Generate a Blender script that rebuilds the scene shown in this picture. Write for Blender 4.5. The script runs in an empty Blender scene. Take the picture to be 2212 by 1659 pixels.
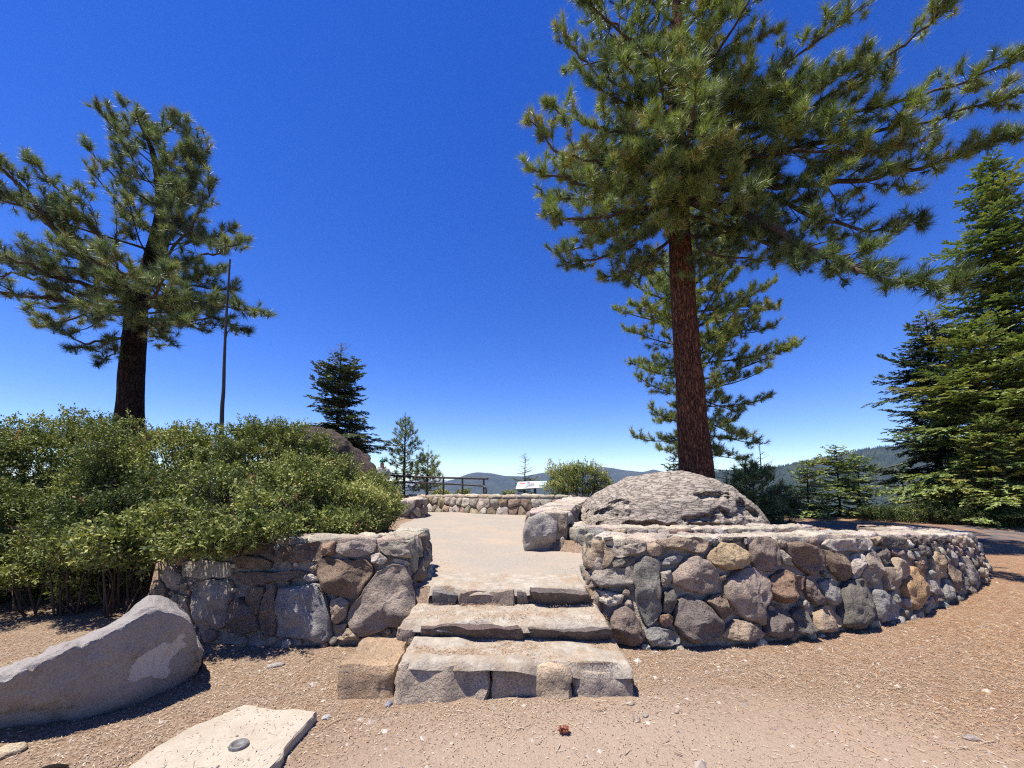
import bpy, math, random
import numpy as np
from mathutils import Vector
random.seed(7); RNG = np.random.default_rng(7)
PI = math.pi
sc = bpy.context.scene
# ------------------------------------------------------------------ camera, sky, sun, exposure
EYE = 1.6; F = 831.0; CX = 1106.0; PITCH = math.radians(4.5); CY = 1040 - F*math.tan(PITCH)
cam_d = bpy.data.cameras.new('camera'); cam = bpy.data.objects.new('camera', cam_d); sc.collection.objects.link(cam)
cam.location = (0, 0, EYE); cam.rotation_euler = (PI/2 + PITCH, 0, 0)
cam_d.sensor_width = 36; cam_d.lens = F/2212*36; cam_d.shift_y = (CY - 829.5)/2212
cam_d.clip_start = 0.05; cam_d.clip_end = 60000
sc.camera = cam
SUN = Vector((-0.28, -0.07, 0.95)).normalized()
world = bpy.data.worlds.new('World'); sc.world = world; world.use_nodes = True
wn = world.node_tree.nodes; wl = world.node_tree.links
bg = wn['Background']; bg.inputs['Strength'].default_value = 0.112
sky = wn.new('ShaderNodeTexSky'); sky.sky_type = 'NISHITA'; sky.sun_disc = False
sky.sun_elevation = math.asin(SUN.z); sky.sun_rotation = math.atan2(SUN.x, SUN.y)
sky.altitude = 2000; sky.air_density = 1.1; sky.dust_density = 0.1; sky.ozone_density = 4.0
hs = wn.new('ShaderNodeHueSaturation'); hs.inputs['Hue'].default_value = 0.522; hs.inputs['Saturation'].default_value = 1.32; hs.inputs['Value'].default_value = 1.0
wl.new(sky.outputs[0], hs.inputs['Color']); wl.new(hs.outputs[0], bg.inputs['Color'])
sl = bpy.data.lights.new('sun', 'SUN'); sl.energy = 5.0; sl.angle = math.radians(0.53); sl.color = (1.0, 0.95, 0.88)
sun = bpy.data.objects.new('sun', sl); sc.collection.objects.link(sun)
sun.rotation_euler = SUN.to_track_quat('Z', 'Y').to_euler(); sun.location = (0, 0, 60)
sc.view_settings.view_transform = 'Standard'; sc.view_settings.look = 'None'
sc.view_settings.exposure = 0.84; sc.view_settings.gamma = 1.0; sc.view_settings.use_curve_mapping = False
sc.cycles.use_denoising = False; sc.cycles.pixel_filter_type = 'BLACKMAN_HARRIS'; sc.cycles.filter_width = 1.2; sc.cycles.volume_bounces = 0; sc.cycles.max_bounces = 6; sc.cycles.diffuse_bounces = 3; sc.cycles.transparent_max_bounces = 8

# ------------------------------------------------------------------ measuring helpers
cp, sp = math.cos(PITCH), math.sin(PITCH)
def P(px, py, d):
    """world point seen at photo position (px,py) of the 2212x1659 picture, at distance y=d"""
    u = (px-CX)/F; w = (CY-py)/F
    x, y, z = u, cp - w*sp, sp + w*cp
    k = d/y
    return np.array([x*k, d, EYE + z*k])
def proj(p):
    p = np.asarray(p, float); x = p[..., 0]; y = p[..., 1]; z = p[..., 2]-EYE
    yc = y*cp + z*sp; zc = -y*sp + z*cp
    return CX + F*x/yc, CY - F*zc/yc
# ------------------------------------------------------------------ noise
def _h(i, j, k, s):
    with np.errstate(over='ignore'):
        n = (i.astype(np.uint32)*np.uint32(374761393) + j.astype(np.uint32)*np.uint32(668265263) + k.astype(np.uint32)*np.uint32(2147483647) + np.uint32((s*974634777) & 0xffffffff))
        n = (n ^ (n >> np.uint32(13)))*np.uint32(1274126177); n = n ^ (n >> np.uint32(16))
        n = n*np.uint32(2246822519); n = n ^ (n >> np.uint32(15))
    return n.astype(np.float64)/4294967295.0*2-1
def vnoise(p, s=0):
    p = np.asarray(p, float); q = np.floor(p).astype(np.int64); f = p-q; f = f*f*(3-2*f)
    i, j, k = q[..., 0], q[..., 1], q[..., 2]; a, b, c = f[..., 0], f[..., 1], f[..., 2]
    r = 0
    for di in (0, 1):
        for dj in (0, 1):
            for dk in (0, 1):
                r = r + _h(i+di, j+dj, k+dk, s)*(a if di else 1-a)*(b if dj else 1-b)*(c if dk else 1-c)
    return r
def fbm(p, s=0, o=4, g=0.5):
    r = 0; a = 1; p = np.asarray(p, float)
    for t in range(o):
        r = r + a*vnoise(p*(2**t)+t*17.3, s+t); a *= g
    return r
def sst(a, b, x):
    t = np.clip((x-a)/(b-a), 0, 1); return t*t*(3-2*t)
# ------------------------------------------------------------------ mesh accumulation
class Acc:
    def __init__(s): s.v = []; s.t = []; s.q = []; s.c = []; s.n = 0
    def add(s, v, t=None, q=None, c=None):
        v = np.asarray(v, float).reshape(-1, 3)
        if t is not None and len(t): s.t.append(np.asarray(t, np.int64).reshape(-1, 3)+s.n)
        if q is not None and len(q): s.q.append(np.asarray(q, np.int64).reshape(-1, 4)+s.n)
        if c is None: c = np.full(len(v), 0.5)
        s.c.append(np.broadcast_to(np.asarray(c, float), (len(v),))); s.v.append(v); s.n += len(v)
    def obj(s, name, mat, parent=None, smooth=True, origin=None, color=None):
        v = np.concatenate(s.v) if s.v else np.zeros((0, 3)); c = np.concatenate(s.c) if s.c else np.zeros(0)
        o = np.zeros(3) if origin is None else np.asarray(origin, float)
        me = bpy.data.meshes.new(name)
        t = np.concatenate(s.t) if s.t else np.zeros((0, 3), np.int64); q = np.concatenate(s.q) if s.q else np.zeros((0, 4), np.int64)
        me.vertices.add(len(v)); me.vertices.foreach_set('co', (v-o).astype(np.float32).ravel())
        nl = t.size+q.size; me.loops.add(nl); me.loops.foreach_set('vertex_index', np.concatenate([t.ravel(), q.ravel()]).astype(np.int32))
        me.polygons.add(len(t)+len(q))
        st = np.concatenate([np.arange(len(t))*3, t.size+np.arange(len(q))*4]).astype(np.int32)
        me.polygons.foreach_set('loop_start', st)
        me.polygons.foreach_set('use_smooth', np.full(len(t)+len(q), smooth))
        at = me.attributes.new('tint', 'FLOAT', 'POINT'); at.data.foreach_set('value', c.astype(np.float32))
        me.update(calc_edges=True)
        if mat: me.materials.append(mat)
        ob = bpy.data.objects.new(name, me); sc.collection.objects.link(ob)
        if parent is not None:
            ob.parent = parent; ob.location = Vector(o)-(WL[parent.name])
        else: ob.location = o
        WL[ob.name] = Vector(o)
        if color is not None: ob.color = (*color, 1)
        return ob
WL = {}
def tag(o, label=None, cat=None, group=None, kind=None):
    if label: o['label'] = label
    if cat: o['category'] = cat
    if group: o['group'] = group
    if kind: o['kind'] = kind
    return o
def empty(name, loc, label, cat, group=None):
    o = bpy.data.objects.new(name, None); sc.collection.objects.link(o); o.location = loc; o.empty_display_size = .3
    WL[o.name] = Vector(loc); return tag(o, label, cat, group)
def grid_faces(nu, nv, wrap=False):
    i = np.arange(nu if wrap else nu-1); j = np.arange(nv-1); I, J = np.meshgrid(i, j, indexing='ij')
    a = I*nv+J; b = ((I+1) % nu)*nv+J
    return np.stack([a, b, b+1, a+1], -1).reshape(-1, 4)
def tube(acc, pts, rad, sides=6, c=0.5, rough=0, seed=0):
    pts = np.asarray(pts, float); n = len(pts); rad = np.broadcast_to(np.asarray(rad, float), (n,))
    tg = np.gradient(pts, axis=0); tg /= np.linalg.norm(tg, axis=1)[:, None]+1e-9
    up = np.array([0, 0, 1.0]) if abs(tg[0, 2]) < .8 else np.array([1.0, 0, 0])
    a = np.cross(tg, up); a /= np.linalg.norm(a, axis=1)[:, None]+1e-9; b = np.cross(tg, a)
    th = np.arange(sides)*2*PI/sides
    ring = pts[None] + rad[None, :, None]*(np.cos(th)[:, None, None]*a[None]+np.sin(th)[:, None, None]*b[None])
    if rough:
        d = fbm(ring*np.array([5, 5, 1.2]), seed, 3)
        ring = pts[None] + (ring-pts[None])*(1+rough*d[..., None])
    acc.add(ring.reshape(-1, 3), q=grid_faces(sides, n, True), c=c)
    k = ring.reshape(-1, 3)
    cap = np.arange(sides)*n
    if sides == 4: pass
def rot_about(v, ax, ang):
    ax = ax/(np.linalg.norm(ax)+1e-9); c, s = math.cos(ang), math.sin(ang)
    return v*c + np.cross(ax, v)*s + ax*np.dot(ax, v)*(1-c)
def unit(v): v = np.asarray(v, float); return v/(np.linalg.norm(v)+1e-9)

# ------------------------------------------------------------------ materials
def mat(name, rough=0.9, spec=0.25):
    m = bpy.data.materials.new(name); m.use_nodes = True; nt = m.node_tree; b = nt.nodes['Principled BSDF']
    b.inputs['Roughness'].default_value = rough; b.inputs['Specular IOR Level'].default_value = spec
    return m, nt, b
def N(nt, t, **kw):
    n = nt.nodes.new(t)
    for k, v in kw.items():
        if k in n.inputs: n.inputs[k].default_value = v
        else: setattr(n, k, v)
    return n
def ramp(nt, src, stops, interp='LINEAR'):
    r = nt.nodes.new('ShaderNodeValToRGB'); r.color_ramp.interpolation = interp
    e = r.color_ramp.elements
    while len(e) < len(stops): e.new(0.5)
    for k, (p, c) in enumerate(stops):
        e[k].position = p; e[k].color = (c, c, c, 1) if isinstance(c, (int, float)) else (*c, 1)
    nt.links.new(src, r.inputs[0]); return r.outputs[0]
def mix(nt, f, a, b, mode='MIX'):
    m = nt.nodes.new('ShaderNodeMix'); m.data_type = 'RGBA'; m.blend_type = mode
    for s, x in ((0, f), (6, a), (7, b)):
        if isinstance(x, (int, float)): m.inputs[s].default_value = x
        elif isinstance(x, tuple): m.inputs[s].default_value = (*x, 1)
        else: nt.links.new(x, m.inputs[s])
    return m.outputs[2]
def noise(nt, co, scale, detail=6, rough=.6, dist=0):
    n = N(nt, 'ShaderNodeTexNoise', Scale=scale, Detail=detail, Roughness=rough, Distortion=dist); nt.links.new(co, n.inputs['Vector']); return n.outputs[0]
def voro(nt, co, scale, feature='F1', out=0, rnd=1.0):
    n = nt.nodes.new('ShaderNodeTexVoronoi'); n.feature = feature; n.inputs['Scale'].default_value = scale; n.inputs['Randomness'].default_value = rnd
    nt.links.new(co, n.inputs['Vector']); return n.outputs[out]
def bump(nt, b, h, dist, strength=1.0, prev=None):
    n = N(nt, 'ShaderNodeBump', Strength=strength, Distance=dist); nt.links.new(h, n.inputs['Height'])
    if prev is not None: nt.links.new(prev, n.inputs['Normal'])
    nt.links.new(n.outputs[0], b.inputs['Normal']); return n.outputs[0]
def mapping(nt, co, scale=(1, 1, 1), rot=(0, 0, 0), off=None):
    n = nt.nodes.new('ShaderNodeMapping'); n.inputs['Scale'].default_value = scale; n.inputs['Rotation'].default_value = rot
    nt.links.new(co, n.inputs['Vector'])
    if off is not None: nt.links.new(off, n.inputs['Location'])
    return n.outputs[0]
def stone_material(name='rough_stone', lichen=0.5, pit=1.0):
    m, nt, b = mat(name, .92, .15); L = nt.links.new
    oi = nt.nodes.new('ShaderNodeObjectInfo'); tc = nt.nodes.new('ShaderNodeTexCoord')
    mul = N(nt, 'ShaderNodeVectorMath', operation='SCALE'); 
    cx = nt.nodes.new('ShaderNodeCombineXYZ'); L(oi.outputs['Random'], cx.inputs[0]); L(oi.outputs['Random'], cx.inputs[2])
    L(cx.outputs[0], mul.inputs[0]); mul.inputs['Scale'].default_value = 50
    co = mapping(nt, tc.outputs['Object'], off=mul.outputs[0])
    big = noise(nt, co, 5, 5, .62); fine = noise(nt, co, 60, 5, .7); mid = noise(nt, co, 18, 6, .7)
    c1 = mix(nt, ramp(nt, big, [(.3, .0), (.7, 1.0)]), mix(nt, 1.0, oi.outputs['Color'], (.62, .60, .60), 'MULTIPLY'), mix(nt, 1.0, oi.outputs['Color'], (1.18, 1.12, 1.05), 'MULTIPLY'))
    c2 = mix(nt, ramp(nt, fine, [(.34, .75), (.5, 0.0)]), c1, mix(nt, 1.0, c1, (.45, .43, .42), 'MULTIPLY'))
    c3 = mix(nt, ramp(nt, mid, [(.56, 0.0), (.72, lichen)]), c2, (.42, .40, .36))
    sp_ = voro(nt, co, 130)
    c4 = mix(nt, ramp(nt, sp_, [(.12, .55), (.3, 0.0)]), c3, mix(nt, 1.0, c3, (1.6, 1.55, 1.5), 'MULTIPLY'))
    L(c4, b.inputs['Base Color'])
    n1 = bump(nt, b, mid, .05*pit, .9)
    n2 = bump(nt, b, ramp(nt, voro(nt, co, 22, 'DISTANCE_TO_EDGE'), [(0, 0.0), (.12, 1.0)]), .008*pit, .45, n1)
    bump(nt, b, fine, .012*pit, .9, n2)
    return m
M = {}
M['stone'] = stone_material()
M['pitted'] = stone_material('pitted_stone', .25, 1.8)
M['coping'] = stone_material('coping_stone', .9, 1.1)
def simple(name, col, rough=.8, spec=.3, var=.25, scale=12, bmp=.01, bs=40, stretch=(1, 1, 1), co='Object'):
    m, nt, b = mat(name, rough, spec); tc = nt.nodes.new('ShaderNodeTexCoord'); c = mapping(nt, tc.outputs[co], stretch)
    n = noise(nt, c, scale, 6, .65)
    d = tuple(x*(1-var) for x in col); e = tuple(min(1, x*(1+var)) for x in col)
    nt.links.new(ramp(nt, n, [(.3, d), (.7, e)]), b.inputs['Base Color'])
    if bmp: bump(nt, b, noise(nt, c, bs, 5, .7), bmp)
    return m
M['mortar'] = simple('mortar', (.36, .305, .235), .95, .1, .4, 9, .06, 20)
M['metal'] = simple('dark_painted_metal', (.035, .028, .025), .5, .5, .2, 8, .0)
M['pole'] = simple('weathered_grey_pole', (.055, .055, .055), .8, .2, .4, 6, .01, 20, (1, 1, .2))
def bark_material(name, c0, c1, c2, sc_=7, depth=.05):
    m, nt, b = mat(name, .95, .1); tc = nt.nodes.new('ShaderNodeTexCoord')
    w = mapping(nt, tc.outputs['Object'], (1.5, 1.5, .34))
    nz = nt.nodes.new('ShaderNodeTexNoise'); nz.inputs['Scale'].default_value = 7; nz.inputs['Detail'].default_value = 5; nt.links.new(w, nz.inputs['Vector']); add = mix(nt, .25, w, nz.outputs['Color'], 'ADD')
    cr = voro(nt, add, sc_*1.6, 'DISTANCE_TO_EDGE'); cell = nt.nodes.new('ShaderNodeTexVoronoi'); cell.inputs['Scale'].default_value = sc_*1.6
    nt.links.new(add, cell.inputs['Vector']); sep = nt.nodes.new('ShaderNodeSeparateColor'); nt.links.new(cell.outputs['Color'], sep.inputs[0])
    fine = noise(nt, mapping(nt, tc.outputs['Object'], (1, 1, .4)), 30, 6, .75)
    colr = mix(nt, sep.outputs[0], c1, c2); colr = mix(nt, ramp(nt, fine, [(.35, .8), (.6, 0.0)]), colr, c0)
    colr = mix(nt, ramp(nt, cr, [(.0, .85), (.07, 0.0)]), colr, c0)
    nt.links.new(colr, b.inputs['Base Color'])
    n1 = bump(nt, b, ramp(nt, cr, [(0, 0.0), (.16, 1.0)]), depth, 1.0); bump(nt, b, fine, .02, .9, n1)
    return m
M['bark_red'] = bark_material('jeffrey_pine_bark', (.045, .02, .012), (.30, .125, .06), (.15, .07, .042))
M['bark_dark'] = bark_material('dark_pine_bark', (.012, .009, .008), (.07, .04, .028), (.045, .03, .025))
M['twig'] = simple('branch_bark', (.075, .055, .045), .9, .15, .4, 10, .004, 30)
M['grey_twig'] = simple('dead_grey_branch', (.22, .19, .18), .9, .15, .3, 10, .0, 30)
def leaf_material(name, stops, rough=.45, spec=.5, trans=.25):
    m, nt, b = mat(name, rough, spec); a = nt.nodes.new('ShaderNodeAttribute'); a.attribute_name = 'tint'
    col = ramp(nt, a.outputs['Fac'], stops); nt.links.new(col, b.inputs['Base Color'])
    tr = nt.nodes.new('ShaderNodeBsdfTranslucent'); nt.links.new(mix(nt, 1.0, col, (1.5, 1.6, .7), 'MULTIPLY'), tr.inputs[0])
    mx = nt.nodes.new('ShaderNodeMixShader'); mx.inputs[0].default_value = trans
    nt.links.new(b.outputs[0], mx.inputs[1]); nt.links.new(tr.outputs[0], mx.inputs[2]); nt.links.new(mx.outputs[0], nt.nodes['Material Output'].inputs[0])
    return m
M['needle'] = leaf_material('pine_needles', [(0, (.04, .065, .025)), (.35, (.125, .17, .05)), (.75, (.27, .34, .085)), (.93, (.35, .37, .12)), (1, (.24, .13, .06))], .5, .45, .16)
M['needle2'] = leaf_material('blue_green_pine_needles', [(0, (.04, .065, .035)), (.5, (.155, .20, .085)), (.9, (.32, .37, .14)), (1, (.22, .13, .07))], .5, .45, .16)
M['fir'] = leaf_material('fir_needles', [(0, (.03, .05, .028)), (.5, (.12, .175, .06)), (.92, (.27, .32, .095)), (1, (.28, .2, .07))], .55, .35, .15)
M['firdark'] = leaf_material('dark_fir_needles', [(0, (.02, .035, .028)), (.5, (.05, .075, .04)), (.92, (.1, .13, .055)), (1, (.16, .11, .05))], .5, .4, .1)
M['leaf'] = leaf_material('shrub_leaves', [(0, (.035, .055, .016)), (.35, (.095, .12, .033)), (.75, (.25, .27, .07)), (.95, (.40, .40, .13)), (.975, (.36, .32, .2)), (1, (.42, .22, .12))], .6, .22, .12)
M['deadleaf'] = leaf_material('dead_twig_tops', [(0, (.12, .08, .07)), (1, (.26, .19, .17))], .8, .2, .1)

# ------------------------------------------------------------------ ground height
WR_O = [(.74, 4.75), (.72, 4.35), (.76, 4.05), (1.0, 3.88), (1.31, 3.79), (2.02, 3.82), (2.62, 3.93), (3.22, 4.09), (4.46, 4.5), (5.46, 5.02), (6.6, 5.66), (7.5, 6.2), (8.15, 6.75), (8.35, 7.3), (7.95, 7.8), (7.0, 8.0)]
WR_I = [(1.3, 4.85), (1.3, 4.8), (1.32, 4.6), (1.36, 4.5), (1.45, 4.4), (2.0, 4.38), (2.55, 4.48), (3.08, 4.62), (4.2, 5.02), (5.18, 5.53), (6.3, 6.18), (7.05, 6.62), (7.5, 6.95), (7.62, 7.12), (7.45, 7.3), (6.95, 7.45)]
WR_T = [.98, .98, .99, .99, 1.0, 1.0, 1.0, .99, .95, .89, .80, .74, .71, .70, .70, .70]
def yw_right(x): return np.interp(x, [.75, 1.3, 2.6, 3.2, 4.5, 5.5, 6.6, 7.5, 8.2], [4.3, 4.1, 4.2, 4.35, 4.75, 5.3, 5.9, 6.45, 7.0])
def xL(y): return np.interp(y, [4, 5, 7, 9.5, 12, 16], [-1.15, -1.2, -2.0, -2.7, -2.9, -3.4])
def xR(y): return np.interp(y, [4, 5.95, 6.2, 8, 10, 12.3, 16], [1.28, 1.28, .6, .95, 1.45, 2.1, 3.5])
TZ = .50
def H(x, y):
    x = np.asarray(x, float); y = np.asarray(y, float)
    z = 0.012*vnoise(np.stack([x*1.3, y*1.3, x*0], -1), 3) + .02*vnoise(np.stack([x*.5, y*.5, x*0], -1), 9)
    z = z + .09*sst(6, 10, x)*sst(5, 8, y) + .2*sst(8, 13, y)*sst(2, 6, x)
    ter = (y > 4.05) & (x > xL(y)) & (x < xR(y)); z = np.where(ter & (y < 13.2), TZ+.002*z, z)
    lf = (x <= xL(y)) & (y > np.where(x > -3.95, 4.3, 5.2))
    hl = np.where(x > -3.95, .42 + .4*sst(0.2, 1.4, xL(y)-x), .85*sst(5.2, 6.6, y)) + np.where(y > 6, .25*sst(6, 9, y)*sst(-1, 2, xL(y)-x), 0)
    z = np.where(lf, np.where(x > -3.95, np.maximum(hl, .5), hl)+z*.5, z)
    rt = (x >= xR(y)) & (y > yw_right(x)) & (x < 8.3)
    fall = sst(8.2, 6.2, x)*sst(10.5, 8.2, y) 
    z = np.where(rt, z + (.66)*np.where(x < 5.5, sst(10.5, 8.5, y), fall), z)
    edge = 14.6 + 1.5*sst(3, 8, x) + 1.2*sst(-4, -9, x)
    z = z - np.where(y > edge-.8, .28*(y-edge+.8)+.05*(y-edge+.8)**1.35, 0)
    return z
# ground sheets
def ground_material():
    m, nt, b = mat('needle_litter_ground', .96, .08); g = nt.nodes.new('ShaderNodeNewGeometry'); pos = g.outputs['Position']
    sx = nt.nodes.new('ShaderNodeSeparateXYZ'); nt.links.new(pos, sx.inputs[0])
    big = noise(nt, pos, .9, 5, .6); md = noise(nt, pos, 6, 6, .7); fi = noise(nt, pos, 55, 4, .75); vf = noise(nt, pos, 170, 3, .7)
    litter = ramp(nt, fi, [(.3, (.10, .068, .048)), (.46, (.23, .165, .115)), (.60, (.34, .255, .18)), (.76, (.50, .40, .29))])
    litter = mix(nt, ramp(nt, md, [(.4, 0.0), (.65, .55)]), litter, (.25, .15, .085))
    dirt = mix(nt, ramp(nt, vf, [(.35, 0.0), (.65, 1.0)]), (.30, .225, .16), (.41, .315, .235))
    # worn bare dirt in front of the steps and towards the bottom
    vs = N(nt, 'ShaderNodeVectorMath', operation='DISTANCE'); nt.links.new(mapping(nt, pos, (.42, .95, 0)), vs.inputs[0]); vs.inputs[1].default_value = (.42*1.1, .95*2.0, 0)
    jn = nt.nodes.new('ShaderNodeMath'); jn.operation = 'MULTIPLY_ADD'; nt.links.new(big, jn.inputs[0]); jn.inputs[1].default_value = .9; nt.links.new(vs.outputs['Value'], jn.inputs[2])
    w = ramp(nt, jn.outputs[0], [(.95, 1.0), (1.0, 1.0)])
    mr = nt.nodes.new('ShaderNodeMapRange'); nt.links.new(jn.outputs[0], mr.inputs[0]); mr.inputs[1].default_value = 1.05; mr.inputs[2].default_value = 1.7; mr.inputs[3].default_value = .9; mr.inputs[4].default_value = 0
    col = mix(nt, mr.outputs[0], litter, dirt)
    mo = nt.nodes.new('ShaderNodeMapRange'); nt.links.new(sx.outputs[0], mo.inputs[0]); mo.inputs[1].default_value = 1.5; mo.inputs[2].default_value = 5
    col = mix(nt, mo.outputs[0], col, mix(nt, 1.0, col, (1.06, .93, .82), 'MULTIPLY'))
    # far beyond: forest green brown
    dd = N(nt, 'ShaderNodeVectorMath', operation='LENGTH'); nt.links.new(pos, dd.inputs[0])
    m3 = nt.nodes.new('ShaderNodeMapRange'); nt.links.new(dd.outputs['Value'], m3.inputs[0]); m3.inputs[1].default_value = 25; m3.inputs[2].default_value = 60
    col = mix(nt, m3.outputs[0], col, mix(nt, noise(nt, pos, .01, 8, .7), (.03, .045, .02), (.08, .08, .05)))
    nt.links.new(col, b.inputs['Base Color'])
    n1 = bump(nt, b, fi, .018, .9); bump(nt, b, md, .045, .7, n1)
    return m
M['ground'] = ground_material()
a = Acc()
xs = np.concatenate([np.arange(-16, -5, .25), np.arange(-5, 9.5, .08), np.arange(9.5, 22, .25)]); ys = np.concatenate([np.arange(-8, 1.5, .4), np.arange(1.5, 9, .08), np.arange(9, 34, .25)])
X, Y = np.meshgrid(xs, ys, indexing='ij'); a.add(np.stack([X, Y, H(X, Y)], -1), q=grid_faces(len(xs), len(ys)))
ths = np.linspace(0, 2*PI, 181)[:-1]; rs = np.concatenate([[6, 14, 20, 26], np.geomspace(32, 14000, 34)])
TH, R = np.meshgrid(ths, rs, indexing='ij'); ox, oy = R*np.cos(TH), R*np.sin(TH)
drop = sst(-.35, .25, np.sin(TH)); oz = -.4 - drop*(sst(15, 60, R)*22 + sst(40, 900, R)*240) + 4*drop*sst(50, 400, R)*fbm(np.stack([ox*.01, oy*.01, ox*0], -1), 4)
oz = np.where((R < 22), -.5, oz); oz = np.where((R < 33) & (oy > 8), np.minimum(oz, -9), oz)
a.add(np.stack([ox, oy, oz], -1), q=grid_faces(180, len(rs), True))
tag(a.obj('ground', M['ground']), kind='structure')
# pale gravel terrace path
def path_material():
    m, nt, b = mat('decomposed_granite', .95, .08); g = nt.nodes.new('ShaderNodeNewGeometry'); pos = g.outputs['Position']
    fi = noise(nt, pos, 75, 5, .85); bg_ = noise(nt, pos, 1.4, 5, .6); m2 = noise(nt, pos, 12, 5, .65)
    c = ramp(nt, fi, [(.34, (.12, .10, .08)), (.45, (.27, .235, .19)), (.58, (.34, .30, .245)), (.72, (.48, .44, .37))])
    c = mix(nt, ramp(nt, bg_, [(.45, 0.0), (.72, .45)]), c, (.42, .31, .21))
    c = mix(nt, ramp(nt, m2, [(.55, 0.0), (.8, .3)]), c, (.36, .25, .16))
    nt.links.new(c, b.inputs['Base Color']); bump(nt, b, fi, .006, .7); return m
M['path'] = path_material()
a = Acc(); ys = np.concatenate([np.arange(4.12, 13.9, .15), [13.9]]); us = np.linspace(0, 1, 26); rows = []
for y in ys:
    l = xL(y)-.05+.05*math.sin(y*3); r = xR(y)
    rows.append(np.stack([l+(r-l)*us, np.full(26, y), TZ+.006+.004*np.sin(us*9+y*2)], -1))
a.add(np.array(rows), q=grid_faces(len(ys), 26)[:, ::-1])
tag(a.obj('path', M['path']), kind='structure')
# asphalt lane at right, in shade
def asphalt_material():
    m, nt, b = mat('old_asphalt', .9, .2); g = nt.nodes.new('ShaderNodeNewGeometry'); pos = g.outputs['Position']
    c = mix(nt, noise(nt, pos, 60, 4, .7), (.045, .045, .05), (.13, .125, .12))
    c = mix(nt, ramp(nt, noise(nt, pos, 2.2, 6, .7), [(.42, 0.0), (.58, .85)]), c, (.22, .13, .085))
    nt.links.new(c, b.inputs['Base Color']); bump(nt, b, noise(nt, pos, 80, 4, .7), .006); return m
M['asphalt'] = asphalt_material()
a = Acc(); us = np.linspace(0, 1, 60); vs = np.linspace(0, 1, 20); U, V = np.meshgrid(us, vs, indexing='ij')
X = 5.2+U*16; Y = 9.6+.35*np.sin(U*7)-.03*X+V*(2.9+.2*np.sin(U*11))
a.add(np.stack([X, Y, H(X, Y)+.012], -1), q=grid_faces(60, 20)); tag(a.obj('road', M['asphalt']), kind='structure')

# ------------------------------------------------------------------ walls
def cat_rom(pts, n):
    p = np.asarray(pts, float); p = np.vstack([2*p[0]-p[1], p, 2*p[-1]-p[-2]]); out = []
    for i in range(1, len(p)-2):
        t = np.linspace(0, 1, n, endpoint=False)[:, None]
        out.append(.5*((2*p[i])+(-p[i-1]+p[i+1])*t+(2*p[i-1]-5*p[i]+4*p[i+1]-p[i+2])*t*t+(-p[i-1]+3*p[i]-3*p[i+1]+p[i+2])*t**3))
    out.append(p[-2][None]); return np.vstack(out)
class Wall:
    """battered wall: outer base path, inner path, base and top heights; s runs along the outer path, v up the face"""
    def __init__(w, outer, inner, top, base=0.0, batter=.14):
        k = np.column_stack([outer, inner, top, np.broadcast_to(base, (len(top),))]); d = cat_rom(k, 12)
        w.o = d[:, 0:2]; w.i = d[:, 2:4]; w.t = d[:, 4]; w.b = d[:, 5]
        w.s = np.concatenate([[0], np.cumsum(np.linalg.norm(np.diff(w.o, axis=0), axis=1))]); w.L = w.s[-1]; w.bat = batter
    def at(w, s, arr): return np.stack([np.interp(s, w.s, arr[:, c]) for c in range(arr.shape[1])], -1)
    def face(w, s, v):
        s = np.asarray(s, float); v = np.asarray(v, float)
        o = w.at(s, w.o); i = w.at(s, w.i); t = np.interp(s, w.s, w.t); b = np.interp(s, w.s, w.b)
        tg = w.at(np.clip(s+.08, 0, w.L), w.o)-w.at(np.clip(s-.08, 0, w.L), w.o); tg /= np.linalg.norm(tg, axis=-1)[..., None]+1e-9
        inw = np.stack([-tg[..., 1], tg[..., 0]], -1)
        xy = o + inw*(w.bat*v)[..., None]
        nrm = np.stack([-inw[..., 0], -inw[..., 1], np.full_like(v, w.bat)], -1); nrm /= np.linalg.norm(nrm, axis=-1)[..., None]
        return np.concatenate([xy, (b+v)[..., None]], -1), nrm
    def hgt(w, s): return np.interp(s, w.s, w.t)-np.interp(s, w.s, w.b)
    def top(w, s, u):
        s = np.asarray(s, float); u = np.asarray(u, float)
        p, n = w.face(s, w.hgt(s)); i = w.at(s, w.i); q = p.copy()
        q[..., :2] = p[..., :2]+(i-p[..., :2])*u[..., None]
        return q, np.broadcast_to(np.array([0, 0, 1.0]), q.shape)
    def core(w, parent, seed=0, name='mortar_core', rec=.042):
        a = Acc(); ns = max(8, int(w.L/.045)); nv = 26; S, Vv = np.meshgrid(np.linspace(0, w.L, ns), np.linspace(-.12, 1, nv), indexing='ij')
        Vh = Vv*w.hgt(S); p, n = w.face(S, Vh); p = p + n*(.022*fbm(p*7, seed, 4)-rec)[..., None]
        U = np.linspace(0, 1, 10)[1:]; S2, U2 = np.meshgrid(np.linspace(0, w.L, ns), U, indexing='ij'); q, _ = w.top(S2, U2)
        q[..., 2] += .012*fbm(q*8, seed+5, 3)-.015
        back = q[:, -1:, :].copy(); back[..., 2] = np.interp(np.linspace(0, w.L, ns), w.s, w.b)[:, None]-.1
        allp = np.concatenate([p, q, back], 1); nvv = allp.shape[1]
        a.add(allp, q=grid_faces(ns, nvv))
        for e in (0, -1):      # end caps as fans
            r = allp[e]; c = r.mean(0); k = len(r); a.add(np.vstack([r, c]), t=[(j, (j+1) % k, k) for j in range(k)])
        return a.obj(name, M['mortar'], parent, origin=WL[parent.name])
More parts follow.
